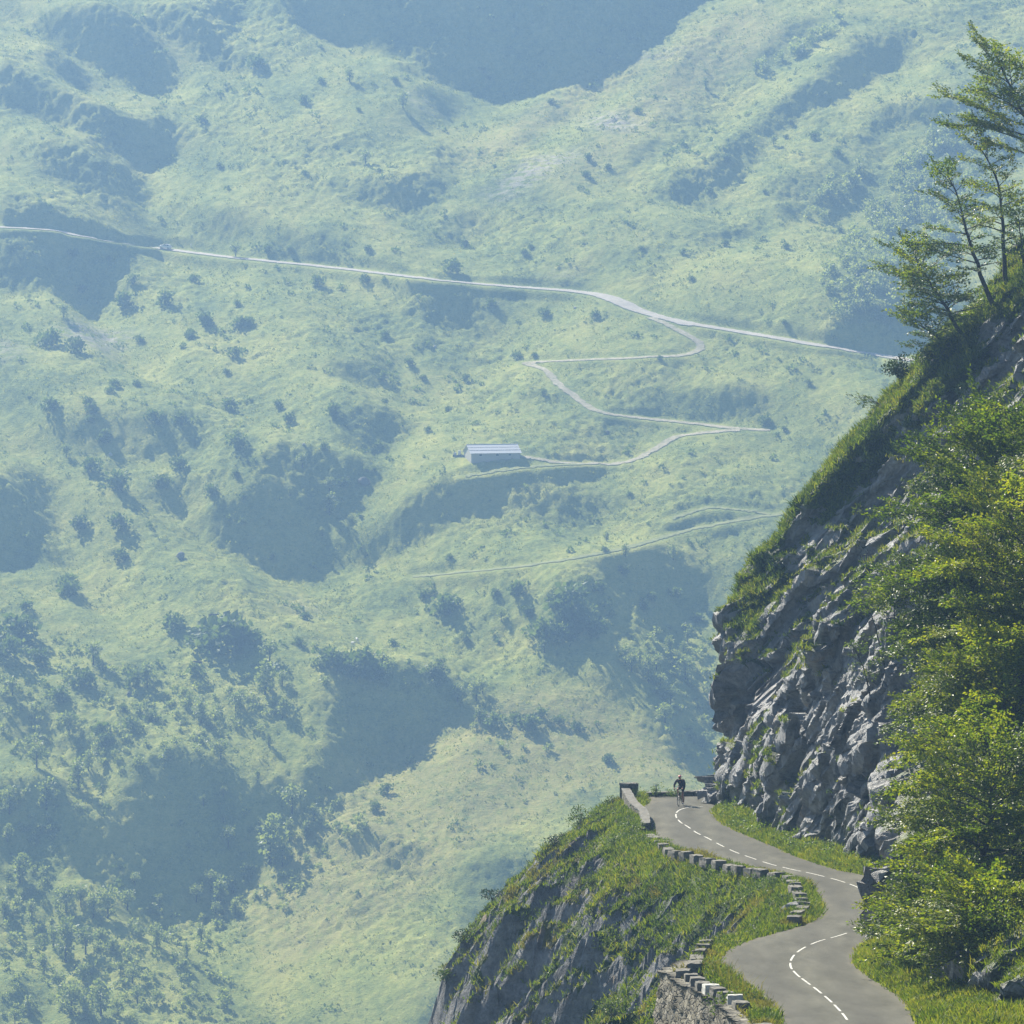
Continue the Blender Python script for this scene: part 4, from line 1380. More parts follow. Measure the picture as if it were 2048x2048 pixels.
# dry grass rooted in the joints of the retaining wall
rv = np.empty(len(rw.data.vertices) * 3, np.float32); rw.data.vertices.foreach_get('co', rv); rv = rv.reshape(-1, 3)[:130 * 46]
qg = np.random.default_rng(77)
gi = qg.choice(len(rv), 2000)
v, f = blades(rv[gi] + qg.normal(0, .03, (2000, 3)), np.tile([-.8, -.5, .3], (2000, 1)), 78, 5, .26, .02, .6)
tag(nobj('wall_grass', v, f, M_DRY, smooth=False), 'dry grass and moss hanging from the joints of the rubble retaining wall', 'grass', kind='stuff')

# boulder at the middle bend
def boulder(name, label, loc, sz, seed, mat, cat='boulder', sub=4):
    bm = bmesh.new(); bmesh.ops.create_icosphere(bm, subdivisions=sub, radius=1)
    co_ = np.array([v_.co[:] for v_ in bm.verts])
    q_ = np.random.default_rng(seed)
    for _ in range(9):
        d_ = q_.standard_normal(3); d_ /= np.linalg.norm(d_); lim = q_.uniform(.55, .85)
        s_ = co_ @ d_; co_ = co_ - np.maximum(0, s_ - lim)[:, None] * d_
    co_ = co_ * (1 + .10 * fbm(co_[:, 0] * 2, co_[:, 1] * 2, co_[:, 2] * 2, 3, seed))[:, None]
    co_ *= np.array(sz)
    for v_, c_ in zip(bm.verts, co_): v_.co = c_
    me = bpy.data.meshes.new(name); bm.to_mesh(me); bm.free(); me.materials.append(mat)
    o = link(bpy.data.objects.new(name, me)); o.location = loc; o.rotation_euler = (0, 0, seed)
    return tag(o, label, cat)


k = NT('boulder_rock'); rc, rn = rockcol(k); k.color(rc); k.bump(k.noise(6, 6, .7, k.pos()), .8, .06); M_ROCK = k.m
b_ = road_hit(1580, 1822)
boulder('boulder', 'grey boulder beside the guard stones at the middle bend', (b_[0], b_[1], float(ground_z(b_[0], b_[1])) + .1), (.52, .6, .5), 3, M_ROCK)

# ---------------------------------------------- shrubs on the slope
def gcast(px, py):
    p = cast(ground, px, py)
    return p if p is not None else P(px, py, 325)


SHR = [
    ('shrub', 'round dark green shrub on the crest below the parapet', 1160, 1652, .95, 1.15, 700, .10, M_SHRUB, 9),
    ('shrub', 'smaller dark shrub lower on the skyline left of the crest shrub', 1108, 1693, .75, .8, 420, .10, M_PINE, 7),
    ('shrub', 'dark bush overhanging the left skyline of the slope', 985, 1795, .8, .45, 420, .09, M_PINE, 7),
    ('shrub', 'dark bush on the steep left skyline under the overhanging bush', 925, 1882, .75, .8, 420, .10, M_PINE, 7),
    ('shrub', 'bright leafy bush on the lower left skyline of the slope', 893, 1962, .75, 1.0, 480, .11, M_SHRUB, 8),
    ('shrub', 'leafy bush in the middle of the rocky slope', 1228, 1888, .95, .7, 460, .12, M_SHRUB, 8),
    ('shrub', 'low leafy bush spreading below the middle of the slope', 1205, 1900, .6, .5, 260, .12, M_SHRUB, 6),
    ('shrub', 'glossy bush at the bottom of the slope left of the rubble wall', 1225, 2036, .95, 1.0, 560, .12, M_SHRUB, 9),
    ('shrub', 'yellow green bush at the foot of the rubble retaining wall', 1330, 2050, .85, .9, 520, .11, M_WEED, 8),
    ('shrub', 'dark glossy bush growing over the lowest guard stones', 1482, 2040, 1.25, 1.15, 1300, .10, M_SHRUB, 11),
    ('shrub', 'small bush hugging the rock beside the recess', 1180, 1768, .6, .6, 320, .09, M_SHRUB, 6),
    ('shrub', 'flowering weed clump spilling over the parapet wall', 1262, 1668, .8, 1.05, 620, .085, M_WEED, 9),
    ('shrub', 'pale flowering weeds below the parapet end', 1225, 1690, .9, .7, 520, .085, M_WEED, 9),
    ('shrub', 'leafy clump at the outer end of the parapet', 1226, 1612, .5, .75, 300, .085, M_SHRUB, 6),
    ('shrub', 'small leafy shoots on the grass left of the middle guard stones', 1500, 1795, .8, .6, 420, .085, M_WEED, 8),
    ('shrub', 'leafy patch under the far guard stones', 1420, 1752, .9, .55, 460, .085, M_WEED, 8),
    ('shrub', 'leafy clump below the end of the far guard stones', 1540, 1772, .8, .5, 420, .085, M_WEED, 8),
]
for i, (nm, lb, px, py, r_, h_, n_, lf_, mt, lo) in enumerate(SHR):
    p = gcast(px, py)
    shrub(nm, lb, 'shrub', (p.x, p.y, p.z - .08), 400 + i, n_, r_, h_, lf_, mt, lo)
# weeds standing at the kerb wall and road edge
for i, (px, py, Y_, r_, h_, lb) in enumerate([(1312, 1610, 334.3, .4, .9, 'tall dry weed standing at the left end of the wall behind the cyclist'), (1345, 1609, 334.35, .5, .4, 'small green clump at the foot of the wall left of the cyclist'), (1412, 1605, 334.9, .45, .38, 'small green clump at the foot of the wall right of the cyclist'), (1330, 1692, None, .5, .42, 'weed tuft growing at the road edge behind the far guard stones'), (1272, 1607, 333.3, .7, .5, 'grassy weeds filling the corner between parapet and end wall')]):
    p = Vector((*road_hit(px, py), 0)) if Y_ is None else P(px, py, Y_)
    p.z = float(zr(min(p.y, 336)))
    shrub('weed', lb, 'weed', p, 440 + i, 260, r_, h_, .075, M_WEED, 6, stems=4)

# broad leaved plants along the foot of the rock
q = np.random.default_rng(451)
VX, VF, c0 = [], [], 0
for i in range(170):
    Y_ = q.uniform(268, 329)
    w0 = float(XR(Y_) - XL(Y_)); xp_ = w0 + .3 + 1.1 * q.random()
    z_ = float(slope_z(np.array(xp_), np.array(Y_)))
    v_, f_ = shrub_mesh(500 + i, 60, .42 * q.uniform(.6, 1.2), .42 * q.uniform(.6, 1.3), .12, 4)
    VX.append(v_ + np.array([xp_ + float(XL(Y_)), Y_, z_])); VF.append(f_ + c0); c0 += len(v_)
tag(nobj('verge_herbs', np.concatenate(VX), np.concatenate(VF), M_WEED, smooth=False), 'broad leaved green herbs crowding the foot of the rock face', 'herbs', kind='stuff')
VX, VF, c0 = [], [], 0
for i in range(420):
    Y_ = q.uniform(212, 333); xp_ = -.8 - 9.0 * q.random() ** 1.3
    z_ = float(slope_z(np.array(xp_), np.array(Y_)))
    v_, f_ = shrub_mesh(800 + i, 45, .40 * q.uniform(.6, 1.4), .40 * q.uniform(.6, 1.3), .10, 4)
    VX.append(v_ + np.array([xp_ + float(XL(Y_)), Y_, z_])); VF.append(f_ + c0); c0 += len(v_)
tag(nobj('slope_herbs', np.concatenate(VX), np.concatenate(VF), M_SHRUB, smooth=False), 'leafy herbs and ferns mixed into the grass of the slope', 'herbs', kind='stuff')

# tall seeding grass stalks in front of the near bend
VX = []
p0 = np.array([road_hit(px, py) for px, py in [(1440, 1960), (1460, 1975), (1480, 1985), (1500, 1995), (1520, 2005), (1535, 2020), (1470, 1978), (1490, 1990), (1510, 2000), (1450, 1965)] * 7])
p0 = p0 + q.normal(0, .25, p0.shape)
tp3 = np.stack([p0[:, 0] - .25, p0[:, 1], ground_z(p0[:, 0] - .25, p0[:, 1])], 1)
v, f = blades(tp3, np.tile([0, 0, 1.0], (len(tp3), 1)), 470, 3, .85, .012, .22)
tag(nobj('seeding_grass', v, f, M_DRY, smooth=False), 'thin tall grass stalks gone to seed at the near bend', 'grass', kind='stuff')

# ---------------------------------------------- trees on the crest of the rock face
def ridge(px, py, back=.3):
    p = cast(cliff, px, py)
    if p is None: p = P(px, py, 326)
    return p


def px_trunk(base, pts, Yoff=0):
    """trunk points given where they are seen, at the depth of the tree's foot"""
    out = [Vector((0, 0, -.5)), Vector((0, 0, 0))]
    for i, (px, py) in enumerate(pts):
        w_ = P(px, py, base.y + Yoff * (i + 1) / len(pts)) - base
        out.append(w_)
    return out


TREES = [
    ('beech', 'tall slim beech with straight trunk on the crest, right of the forked one', (2013, 575), [(2008, 500), (2003, 420), (1996, 360), (1970, 310), (1950, 285)], .15, (15, 2.6, .9), 61, .35, (-.25, 0, 0)),
    ('beech', 'forked beech leaning left on the crest of the rock face', (1988, 612), [(1960, 545), (1935, 470), (1922, 410), (1900, 360), (1893, 335)], .15, (17, 2.6, .8), 62, .30, (-.35, 0, 0)),
    ('beech', 'lowest and widest beech of the crest group, spreading far to the left', (1925, 668), [(1890, 610), (1862, 570), (1838, 530), (1822, 490)], .13, (20, 3.3, 1.0), 63, .22, (-.22, 0, 0)),
    ('beech', 'young beech with low boughs reaching left just under the crest group', (1900, 700), [(1870, 668), (1838, 650), (1815, 640)], .08, (12, 2.2, .8), 64, .15, (-.3, 0, 0)),
    ('beech', 'beech at the right edge whose leafy boughs reach in near the top', (2100, 480), [(2095, 400), (2085, 320), (2060, 260), (2030, 190), (1995, 120), (1985, 95)], .20, (20, 4.2, 1.2), 65, .42, (-.35, 0, 0)),
    ('beech', 'small beech half hidden at the right edge of the crest', (2050, 560), [(2046, 520), (2042, 480), (2036, 430)], .08, (12, 1.6, .6), 66, .4, (-.1, 0, 0)),
]
for nm, lb, bp, pts, rad_, lm, sd_, fi, bias in TREES:
    b0 = ridge(*bp) if bp[0] < 2048 else P(bp[0], bp[1], 326)
    b0 = b0 + Vector((0, .4, -.1))
    wd, lv, lf = beech(nm, px_trunk(b0, pts), rad_, (int(lm[0] * 1.7), *lm[1:]), sd_, .15, .033, up=.16, droop=.12, first=fi, bias=bias, pitch_top=.9, twig=.42)
    tree_obj(nm, lb, 'tree', b0, wd, lv, lf, M_BEECH, 'trees on the crest of the rock face')
for nm, lb, px, py, r_, h_, n_, mt, ln in [
        ('bush', 'dark upright bush on the crest below the beeches', 1800, 775, 1.1, 2.4, 1300, M_PINE, (-.3, 0)),
        ('bush', 'dark bush just right of the upright one on the crest', 1850, 735, 1.0, 1.9, 1000, M_PINE, (.1, 0)),
        ('bush', 'thin light green bush poking out of the crest skyline', 1755, 815, 1.0, 1.1, 260, M_SHRUB, (-1.0, 0)),
        ('bush', 'dark little bush jutting from the left skyline of the rock face', 1560, 1128, .85, .8, 420, M_PINE, (-.6, 0)),
        ('bush', 'tiny bush on the left skyline where the rock turns vertical', 1492, 1280, .5, .8, 240, M_SHRUB, (-.2, 0)),
        ('bush', 'leafy bush on the turf band high on the rock face', 1935, 800, 1.1, 1.2, 420, M_SHRUB, (-.3, 0))]:
    p = ridge(px, py)
    shrub(nm, lb, 'bush', (p.x + .15, p.y + .1, p.z - .3), int(px), n_, r_, h_, .12, mt, 9, stems=6, lean=ln)
for i, (px, py, tx, ty, lb) in enumerate([(1770, 1335, 1722, 1180, 'thin young tree on the grassy ledge in front of the overhang'), (1790, 1290, 1780, 1110, 'second young tree on the grassy ledge, nearer the big beeches'), (1740, 1390, 1705, 1290, 'lowest sapling leaning out from the grassy ledge')]):
    b0 = ridge(px, py)
    top = P(tx, ty, b0.y - 1.0) - b0
    wd, lv, lf = beech('sapling', [(0, 0, -.3), (0, 0, 0), tuple(top * .5 + Vector((.1, 0, .15))), tuple(top)], .045, (11, 1.1, .4), 80 + i, .12, .075, up=.2, droop=.1, first=.25, bias=(-.4, 0, 0), pitch_top=.9)
    tree_obj('sapling', lb, 'tree', b0, wd, lv, lf, M_SHRUB)

# ---------------------------------------------- the big beeches beside the road
BIG = [
    # label, foot (x, Y), trunk, radius, limbs, seed, first limb, bias
    ('big beech whose crown fills the right edge, leftmost of the roadside trees', (20.9, 246), [(0, 0, -1.5), (0, 0, 0), (-.3, 0, 2), (-.6, .2, 5), (-.6, 0, 8), (-.2, .2, 12.5)], .26, (70, 3.7, 2.8), 91, .03, (-.12, 0, 0)),
    ('tallest roadside beech at the right edge of the picture', (20.9, 241), [(0, 0, -2), (0, 0, 0), (-.2, 0, 3), (-.5, 0, 5), (-.7, 0, 8), (-.8, 0, 11.0)], .30, (84, 5.2, 3.2), 92, .05, (-.2, 0, 0)),
    ('nearest roadside beech with dark low boughs hanging over the asphalt', (17.5, 219), [(0, 0, -1.5), (0, 0, 0), (-.2, 0, 1.5), (-.3, 0, 3.5), (0, 0, 6), (.2, 0, 10)], .24, (56, 3.9, 2.7), 93, .02, (-.12, 0, 0)),
    ('beech in front of the rock corner between the other roadside trees', (19.9, 230), [(0, 0, -1.5), (0, 0, 0), (-.2, 0, 2), (-.4, 0, 5), (-.4, 0, 11.0)], .22, (60, 3.6, 2.7), 94, .02, (-.12, 0, 0)),
]
BIG += [('low spreading beech at the bottom right corner of the picture', (17.0, 206), [(0, 0, -1), (0, 0, 0), (-.2, 0, 1.2), (-.4, 0, 3), (-.3, 0, 5.2)], .18, (46, 3.3, 1.8), 95, .03, (-.15, 0, 0)),
        ('young beech at the road edge whose low bough reaches out over the asphalt', (16.9, 213), [(0, 0, -1), (0, 0, 0), (-.2, 0, 1), (-.3, 0, 2.2), (-.3, 0, 4.4)], .14, (40, 3.1, 1.5), 97, .06, (-.35, 0, 0)),
        ('roadside beech standing behind the others, its top showing between them', (20.6, 233), [(0, 0, -1.5), (0, 0, 0), (-.3, 0, 4), (-.5, 0, 8), (-.6, 0, 13.0)], .25, (64, 4.6, 3.0), 96, .06, (-.1, 0, 0))]
TOPPY = {91: 1060, 92: 900, 93: 1520, 94: 1300, 95: 1820, 96: 1000, 97: 1800}       # where the tree tops are seen
for lb, foot, tr_, rad_, lm, sd_, fi, bias in BIG:
    ok_, loc, nn_, ii_ = cliff.ray_cast(Vector((foot[0], foot[1], 20)), Vector((0, 0, -1)))
    fz = loc.z if ok_ else float(zr(foot[1])) + 3
    top_ = -(TOPPY[sd_] - 250) / F * foot[1]
    kz = (top_ - fz) / tr_[-1][2]
    tr_ = [(a_, b__, c_ * (kz if c_ > 0 else 1)) for a_, b__, c_ in tr_]
    wd, lv, lf = beech('beech', tr_, rad_, lm, sd_, .15, .026, up=.16, droop=.5, first=fi, bias=bias, pitch_top=.9, twig=.42, jitter=.3)
    tree_obj('beech', lb, 'tree', (*foot, fz), wd, lv, lf, M_BEECH, 'beeches along the right side of the road')
    print('BIG', sd_, len(lf), fz)

for i, (x, Y_, r_, h_, lb) in enumerate([(16.3, 209, 1.2, 1.3, 'leafy bush on the rocky bank at the bottom right corner'), (16.3, 214, 1.2, 1.5, 'leafy bush under the low beech boughs by the road'), (15.5, 224, .7, .8, 'bush at the foot of the rock corner beside the asphalt'), (16.6, 203, 1.4, 1.8, 'bush filling the very corner under the low beech')]):
    ok_, loc, nn_, ii_ = cliff.ray_cast(Vector((x, Y_, 20)), Vector((0, 0, -1)))
    if ok_: shrub('bush', lb, 'bush', (x, Y_, loc.z - .15), 480 + i, 700, r_, h_, .12, M_BEECH, 9)
# ================================================================== cyclist and bicycle
def skin(name, nodes, edges, root, mat, parent, sub=1, smooth=True):
    """one continuous surface grown over a skeleton of joints with a radius each"""
    me = bpy.data.meshes.new(name)
    me.from_pydata([n[0] for n in nodes], edges, [])
    o = link(bpy.data.objects.new(name, me))
    o.modifiers.new('skin', 'SKIN')
    if not me.skin_vertices:
        o.modifiers.clear(); o.modifiers.new('skin', 'SKIN')
    for i, n in enumerate(nodes):
        sv = me.skin_vertices[0].data[i]
        r_ = n[1] if hasattr(n[1], '__len__') else (n[1], n[1])
        sv.radius = r_
        sv.use_root = i == root
    o.modifiers['skin'].use_smooth_shade = smooth
    if sub:
        m_ = o.modifiers.new('sub', 'SUBSURF'); m_.levels = sub; m_.render_levels = sub
    dg = bpy.context.evaluated_depsgraph_get()
    ev = bpy.data.meshes.new_from_object(o.evaluated_get(dg))
    o.modifiers.clear()
    o.data = ev
    ev.name = name
    if not ev.materials: ev.materials.append(mat)
    else: ev.materials[0] = mat
    if parent is not None: o.parent = parent
    return o


M_BLACK = plain('black_rubber', (.012, .012, .013), .6)
M_FRAME = plain('bike_frame', (.10, .13, .015), .35, .5)
M_DARKM = plain('dark_metal', (.03, .03, .032), .35, .5, .6)
M_SILV = plain('silver_metal', (.45, .45, .45), .3, .5, .9)
M_SKIN = plain('skin', (.36, .17, .10), .55, .4)
M_JACK = plain('navy_jacket', (.006, .008, .014), .75, .2)
M_SHORT = plain('black_shorts', (.008, .008, .010), .7, .2)
M_WHITE = plain('white_shell', (.75, .75, .74), .35, .5)
M_RED = plain('red_shell', (.40, .018, .02), .35, .5)
M_BEARD = plain('dark_glasses', (.01, .01, .01), .25, .6)
M_SHOE = plain('pale_shoe', (.55, .55, .54), .5)
M_SOCK = plain('white_sock', (.6, .6, .58), .8)
M_YEL = plain('yellow_paint', (.48, .40, .03), .4)

fx, fY = road_hit(1357.3, 1614.3)
gz = float(road_z(np.array(fx), np.array(fY)))
HEAD = math.atan2(.26, .98)           # the rear wheel stands a little to the right
bk = empty('bicycle', (fx + .5 * math.sin(HEAD), fY + .5 * math.cos(HEAD), gz), -HEAD)
tag(bk, 'black and yellow road bicycle with drop handlebars ridden round the far bend', 'bicycle')
WR = .335
for nm, y in (('front_wheel', -.5), ('rear_wheel', .5)):
    w_ = MB().ring((0, y, WR), (1, 0, 0), WR - .012, .014, 40, 8).build(nm, M_BLACK, bk, True)
    MB().ring((0, y, WR), (1, 0, 0), WR - .035, .011, 40, 6).build('rim', M_DARKM, w_, True)
    s_ = MB()
    for i in range(20):
        a_ = 2 * math.pi * i / 20
        s_.tube([(.02 * (-1) ** i, y, WR), (0, y + (WR - .04) * math.cos(a_), WR + (WR - .04) * math.sin(a_))], .0015, 3)
    s_.tube([(-.05, y, WR), (.05, y, WR)], .018, 8)
    s_.build('spokes', M_SILV, w_)
f_ = MB()
BB = (0, .09, .275); ST = (0, .24, .80); HT = (0, -.36, .86); HB = (0, -.40, .72)
f_.tube([BB, ST], .017, 8).tube([HT, ST], .016, 8).tube([HB, BB], .021, 8).tube([HT, HB], .021, 8)
for sx in (-1, 1):
    f_.tube([(sx * .035, .09, .275), (sx * .06, .5, WR)], .010, 6).tube([(sx * .012, .24, .78), (sx * .058, .5, WR)], .008, 6)
f_.build('frame', M_FRAME, bk, True)
fk = MB()
for sx in (-1, 1): fk.tube([(sx * .02, -.40, .72), (sx * .048, -.42, .66), (sx * .05, -.50, WR)], [.016, .014, .010], 6)
fk.tube([HB, HT, (0, -.35, .93)], .018, 8)
fk.build('fork', M_DARKM, bk, True)
hb = MB().tube([(0, -.35, .93), (0, -.44, .945)], .016, 8)
hp = []
for sx in (-1, 1):
    hb.tube([(0, -.44, .945), (sx * .14, -.44, .945), (sx * .20, -.47, .945), (sx * .21, -.55, .93), (sx * .212, -.565, .87), (sx * .212, -.52, .82), (sx * .214, -.43, .81)], .013, 8)
hb.build('handlebar', M_BLACK, bk, True)
for sx in (-1, 1):
    MB().tube([(sx * .21, -.53, .935), (sx * .21, -.59, .965), (sx * .21, -.61, 1.0)], [.018, .02, .014], 6).tube([(sx * .21, -.60, .96), (sx * .212, -.61, .86)], .007, 5).build('brake_lever', M_BLACK, bk, True)
sd_ = MB()
sd_.tube([(0, .24, .78), (0, .265, .95)], .013, 8)
sd_.build('seat_post', M_DARKM, bk, True)
MB().tube([(0, .10, .965), (0, .2, .972), (0, .30, .975), (0, .37, .972)], [.018, .035, .068, .07], 8).build('saddle', M_BLACK, bk, True)
cr = MB().ring((.05, .09, .275), (1, 0, 0), .085, .006, 24, 4)
cr.tube([(.06, .09, .275), (.085, .10, .105)], .010, 6).tube([(-.06, .09, .275), (-.085, .08, .445)], .010, 6)
cr.tube([(-.07, .09, .275), (.07, .09, .275)], .016, 8)
ck = cr.build('crank', M_DARKM, bk, True)
for sx, z in ((1, .105), (-1, .445)):
    MB().box((sx * .125, .09, z), (.08, .09, .02)).build('pedal', M_BLACK, ck)
MB().tube([(.04, .12, .36), (.04, .5, WR + .04)], .006, 4).tube([(.04, .12, .19), (.04, .5, WR - .05)], .006, 4).build('chain', M_SILV, bk)
MB().tube([(0, -.05, .42), (0, -.16, .56)], .034, 8).build('bottle', M_YEL, bk, True)

ps = empty('person', (bk.location.x, bk.location.y, bk.location.z), -HEAD)
tag(ps, 'cyclist in dark jacket and shorts with red and white helmet riding towards the viewer', 'person')
# joints; the rider looks along -y
N = [((0, .22, 1.00), (.125, .11)),      # 0 pelvis
     ((0, .12, 1.13), (.135, .10)),      # 1 waist
     ((0, -.02, 1.26), (.155, .11)),     # 2 chest
     ((0, -.12, 1.37), (.12, .09)),      # 3 upper chest
     ((0, -.17, 1.435), (.055, .055)),   # 4 neck
     ((0, -.215, 1.49), (.062, .066)),   # 5 jaw
     ((0, -.235, 1.56), (.075, .088)),   # 6 head
     ((0, -.235, 1.625), (.055, .065)),  # 7 crown
     ((0, -.318, 1.535), (.014, .014))]  # 8 nose
E = [(0, 1), (1, 2), (2, 3), (3, 4), (4, 5), (5, 6), (6, 7), (6, 8)]


def chain(start, pts):
    i = start
    for p_, r_ in pts:
        N.append((p_, r_)); E.append((i, len(N) - 1)); i = len(N) - 1
    return i


for sx in (-1, 1):
    w_ = chain(3, [((sx * .17, -.13, 1.385), .062), ((sx * .245, -.24, 1.24), .047), ((sx * .275, -.34, 1.115), .042), ((sx * .24, -.47, 1.02), .034), ((sx * .215, -.535, .985), (.026, .020)), ((sx * .212, -.575, .985), (.036, .017))])
    for j, (dx_, ln) in enumerate(((-.026, .055), (-.009, .062), (.009, .058), (.026, .046))):
        chain(w_, [((sx * .212 + dx_ * sx, -.603, .985), .0095), ((sx * .212 + dx_ * sx * 1.05, -.603 - ln * .45, .972), .009), ((sx * .212 + dx_ * sx * 1.05, -.60 - ln * .5, .972 - ln * .5), .008)])
    chain(w_, [((sx * .180, -.565, .978), .010), ((sx * .172, -.59, .962), .009)])
chain(0, [((.085, .17, .965), .10), ((.11, .03, .80), .078), ((.115, -.07, .60), .058), ((.115, .02, .42), .056), ((.115, .11, .22), .040), ((.115, .135, .165), .036), ((.12, .06, .125), (.038, .026)), ((.122, -.02, .12), (.034, .018))])
chain(0, [((-.085, .15, .975), .10), ((-.12, -.06, .93), .080), ((-.13, -.215, .885), .060), ((-.125, -.13, .72), .056), ((-.118, .06, .585), .040), ((-.118, .125, .51), .036), ((-.122, .06, .465), (.038, .026)), ((-.124, -.02, .46), (.034, .018))])
body = skin('body', N, E, 0, M_SKIN, ps)
# jacket
JN = [((0, .25, .99), (.15, .115)), ((0, .12, 1.14), (.165, .125)), ((0, -.02, 1.27), (.185, .135)), ((0, -.12, 1.375), (.145, .11)), ((0, -.165, 1.425), (.072, .07))]
JE = [(0, 1), (1, 2), (2, 3), (3, 4)]
for sx in (-1, 1):
    b0 = len(JN)
    JN += [((sx * .18, -.13, 1.385), .086), ((sx * .262, -.235, 1.245), .072), ((sx * .288, -.335, 1.125), .064), ((sx * .25, -.455, 1.032), .048), ((sx * .228, -.51, 1.0), .040)]
    JE += [(3, b0), (b0, b0 + 1), (b0 + 1, b0 + 2), (b0 + 2, b0 + 3), (b0 + 3, b0 + 4)]
skin('jacket', JN, JE, 1, M_JACK, body)
SN = [((0, .24, 1.0), (.145, .12)), ((.088, .17, .965), .112), ((.113, .04, .815), .090), ((.117, -.035, .68), .074), ((-.088, .15, .975), .112), ((-.122, -.05, .935), .092), ((-.13, -.15, .905), .078)]
skin('shorts', SN, [(0, 1), (1, 2), (2, 3), (0, 4), (4, 5), (5, 6)], 0, M_SHORT, body)


def ellip(name, c_, r_, mat, parent, zmin=-1, cutf=None, seg=20):
    bm = bmesh.new(); bmesh.ops.create_uvsphere(bm, u_segments=seg, v_segments=14, radius=1)
    dead = [v_ for v_ in bm.verts if v_.co.z < zmin or (cutf and cutf(v_.co))]
    bmesh.ops.delete(bm, geom=dead, context='VERTS')
    for v_ in bm.verts: v_.co = Vector((v_.co.x * r_[0] + c_[0], v_.co.y * r_[1] + c_[1], v_.co.z * r_[2] + c_[2]))
    me = bpy.data.meshes.new(name); bm.to_mesh(me); bm.free(); me.materials.append(mat)
    me.polygons.foreach_set('use_smooth', np.full(len(me.polygons), True))
    o = link(bpy.data.objects.new(name, me), parent)
    s_ = o.modifiers.new('thick', 'SOLIDIFY'); s_.thickness = .012
    return o


hm = ellip('helmet', (0, -.215, 1.592), (.098, .135, .098), M_RED, body, -.12)
for sx in (-1, 1):
    ellip('shell_side', (sx * .006, -.215, 1.592), (.103, .140, .101), M_WHITE, hm, -.1, lambda q_, s=sx: q_.x * s < .58)
MB().box((0, -.312, 1.548), (.125, .03, .034)).build('glasses', M_BEARD, body, False, .008)
MB().box((0, -.293, 1.492), (.045, .014, .010)).build('mouth', plain('lips', (.22, .07, .05), .5), body, False, .003)
for sx in (-1, 1):
    ellip('ear', (sx * .078, -.222, 1.54), (.012, .022, .034), M_SKIN, body)
for sx, z in ((1, .118), (-1, .458)):
    skin('shoe', [((sx * .12, .145, z + .02), (.042, .036)), ((sx * .122, .06, z + .004), (.046, .032)), ((sx * .124, -.03, z - .002), (.042, .024)), ((sx * .125, -.075, z - .004), (.030, .018))], [(0, 1), (1, 2), (2, 3)], 0, M_SHOE, body)
    skin('sock', [((sx * .117, .135, z + .05), .042), ((sx * .116, .11, z + .14), .045)], [(0, 1)], 0, M_SOCK, body)
# ================================================================== things on the far mountainside
M_FLEAF = leafmat('far_tree_leaves', [(.25, (.12, .17, .07)), (.5, (.23, .29, .13)), (.75, (.36, .41, .21))], .35, .45, .5, .4)
M_FBUSH = leafmat('far_bush_leaves', [(.25, (.05, .085, .026)), (.5, (.11, .165, .045)), (.75, (.20, .26, .08))], .35, .4, .6, .3)


def crown(seed, n, rx, rz, zc, leaf, lobes=10, flatb=.0):
    q = np.random.default_rng(seed)
    d0 = q.standard_normal((lobes, 3)); d0 /= np.linalg.norm(d0, axis=1)[:, None]
    cs = d0 * np.array([rx * .55, rx * .55, rz * .6]) * q.uniform(.5, 1.1, (lobes, 1))
    rs = q.uniform(.30, .52, lobes)
    k_ = q.integers(0, lobes, n)
    d = q.standard_normal((n, 3)); d /= np.linalg.norm(d, axis=1)[:, None]
    p = cs[k_] + d * rs[k_][:, None] * q.uniform(.5, 1.15, (n, 1)) * np.array([rx, rx, rz * .85])
    p[:, 2] += zc
    p[:, 2] = np.maximum(p[:, 2], .1)
    return leaf_quads(p, d + q.standard_normal((n, 3)) * .7, q.standard_normal((n, 3)) + np.array([0, 0, .6]), leaf * q.uniform(.6, 1.4, n), .8)


def tree_proto(i):
    """far tree of height 1: crown and trunk meshes"""
    rx, rz, zc, n = [(.42, .42, .56, 420), (.30, .46, .54, 380), (.50, .36, .60, 420), (.24, .48, .52, 320)][i]
    v_, f_ = crown(900 + i, n, rx, rz, zc, .085, 11)
    cm = npmesh('crown', v_, f_, M_FLEAF, False)
    t_ = MB().tube([(0, 0, -.1), (.01, 0, .2), (-.01, .01, .45), (.02, 0, .7)], [.035, .028, .018, .006], 6)
    for k_ in range(5):
        a_ = k_ * 1.3 + i
        t_.tube([(0, 0, .28 + .07 * k_), (math.cos(a_) * rx * .55, math.sin(a_) * rx * .55, .45 + .08 * k_)], [.014, .004], 4)
    o_ = t_.build('trunk', M_BARK, None, True)
    tm = o_.data
    bpy.data.objects.remove(o_)
    return cm, tm


TP = [tree_proto(i) for i in range(4)]
BP = []
for i in range(5):
    v_, f_ = crown(950 + i, 300, .62, .48, .34, .15, 9)
    BP.append(npmesh('far_bush', v_, f_, M_FBUSH, False))

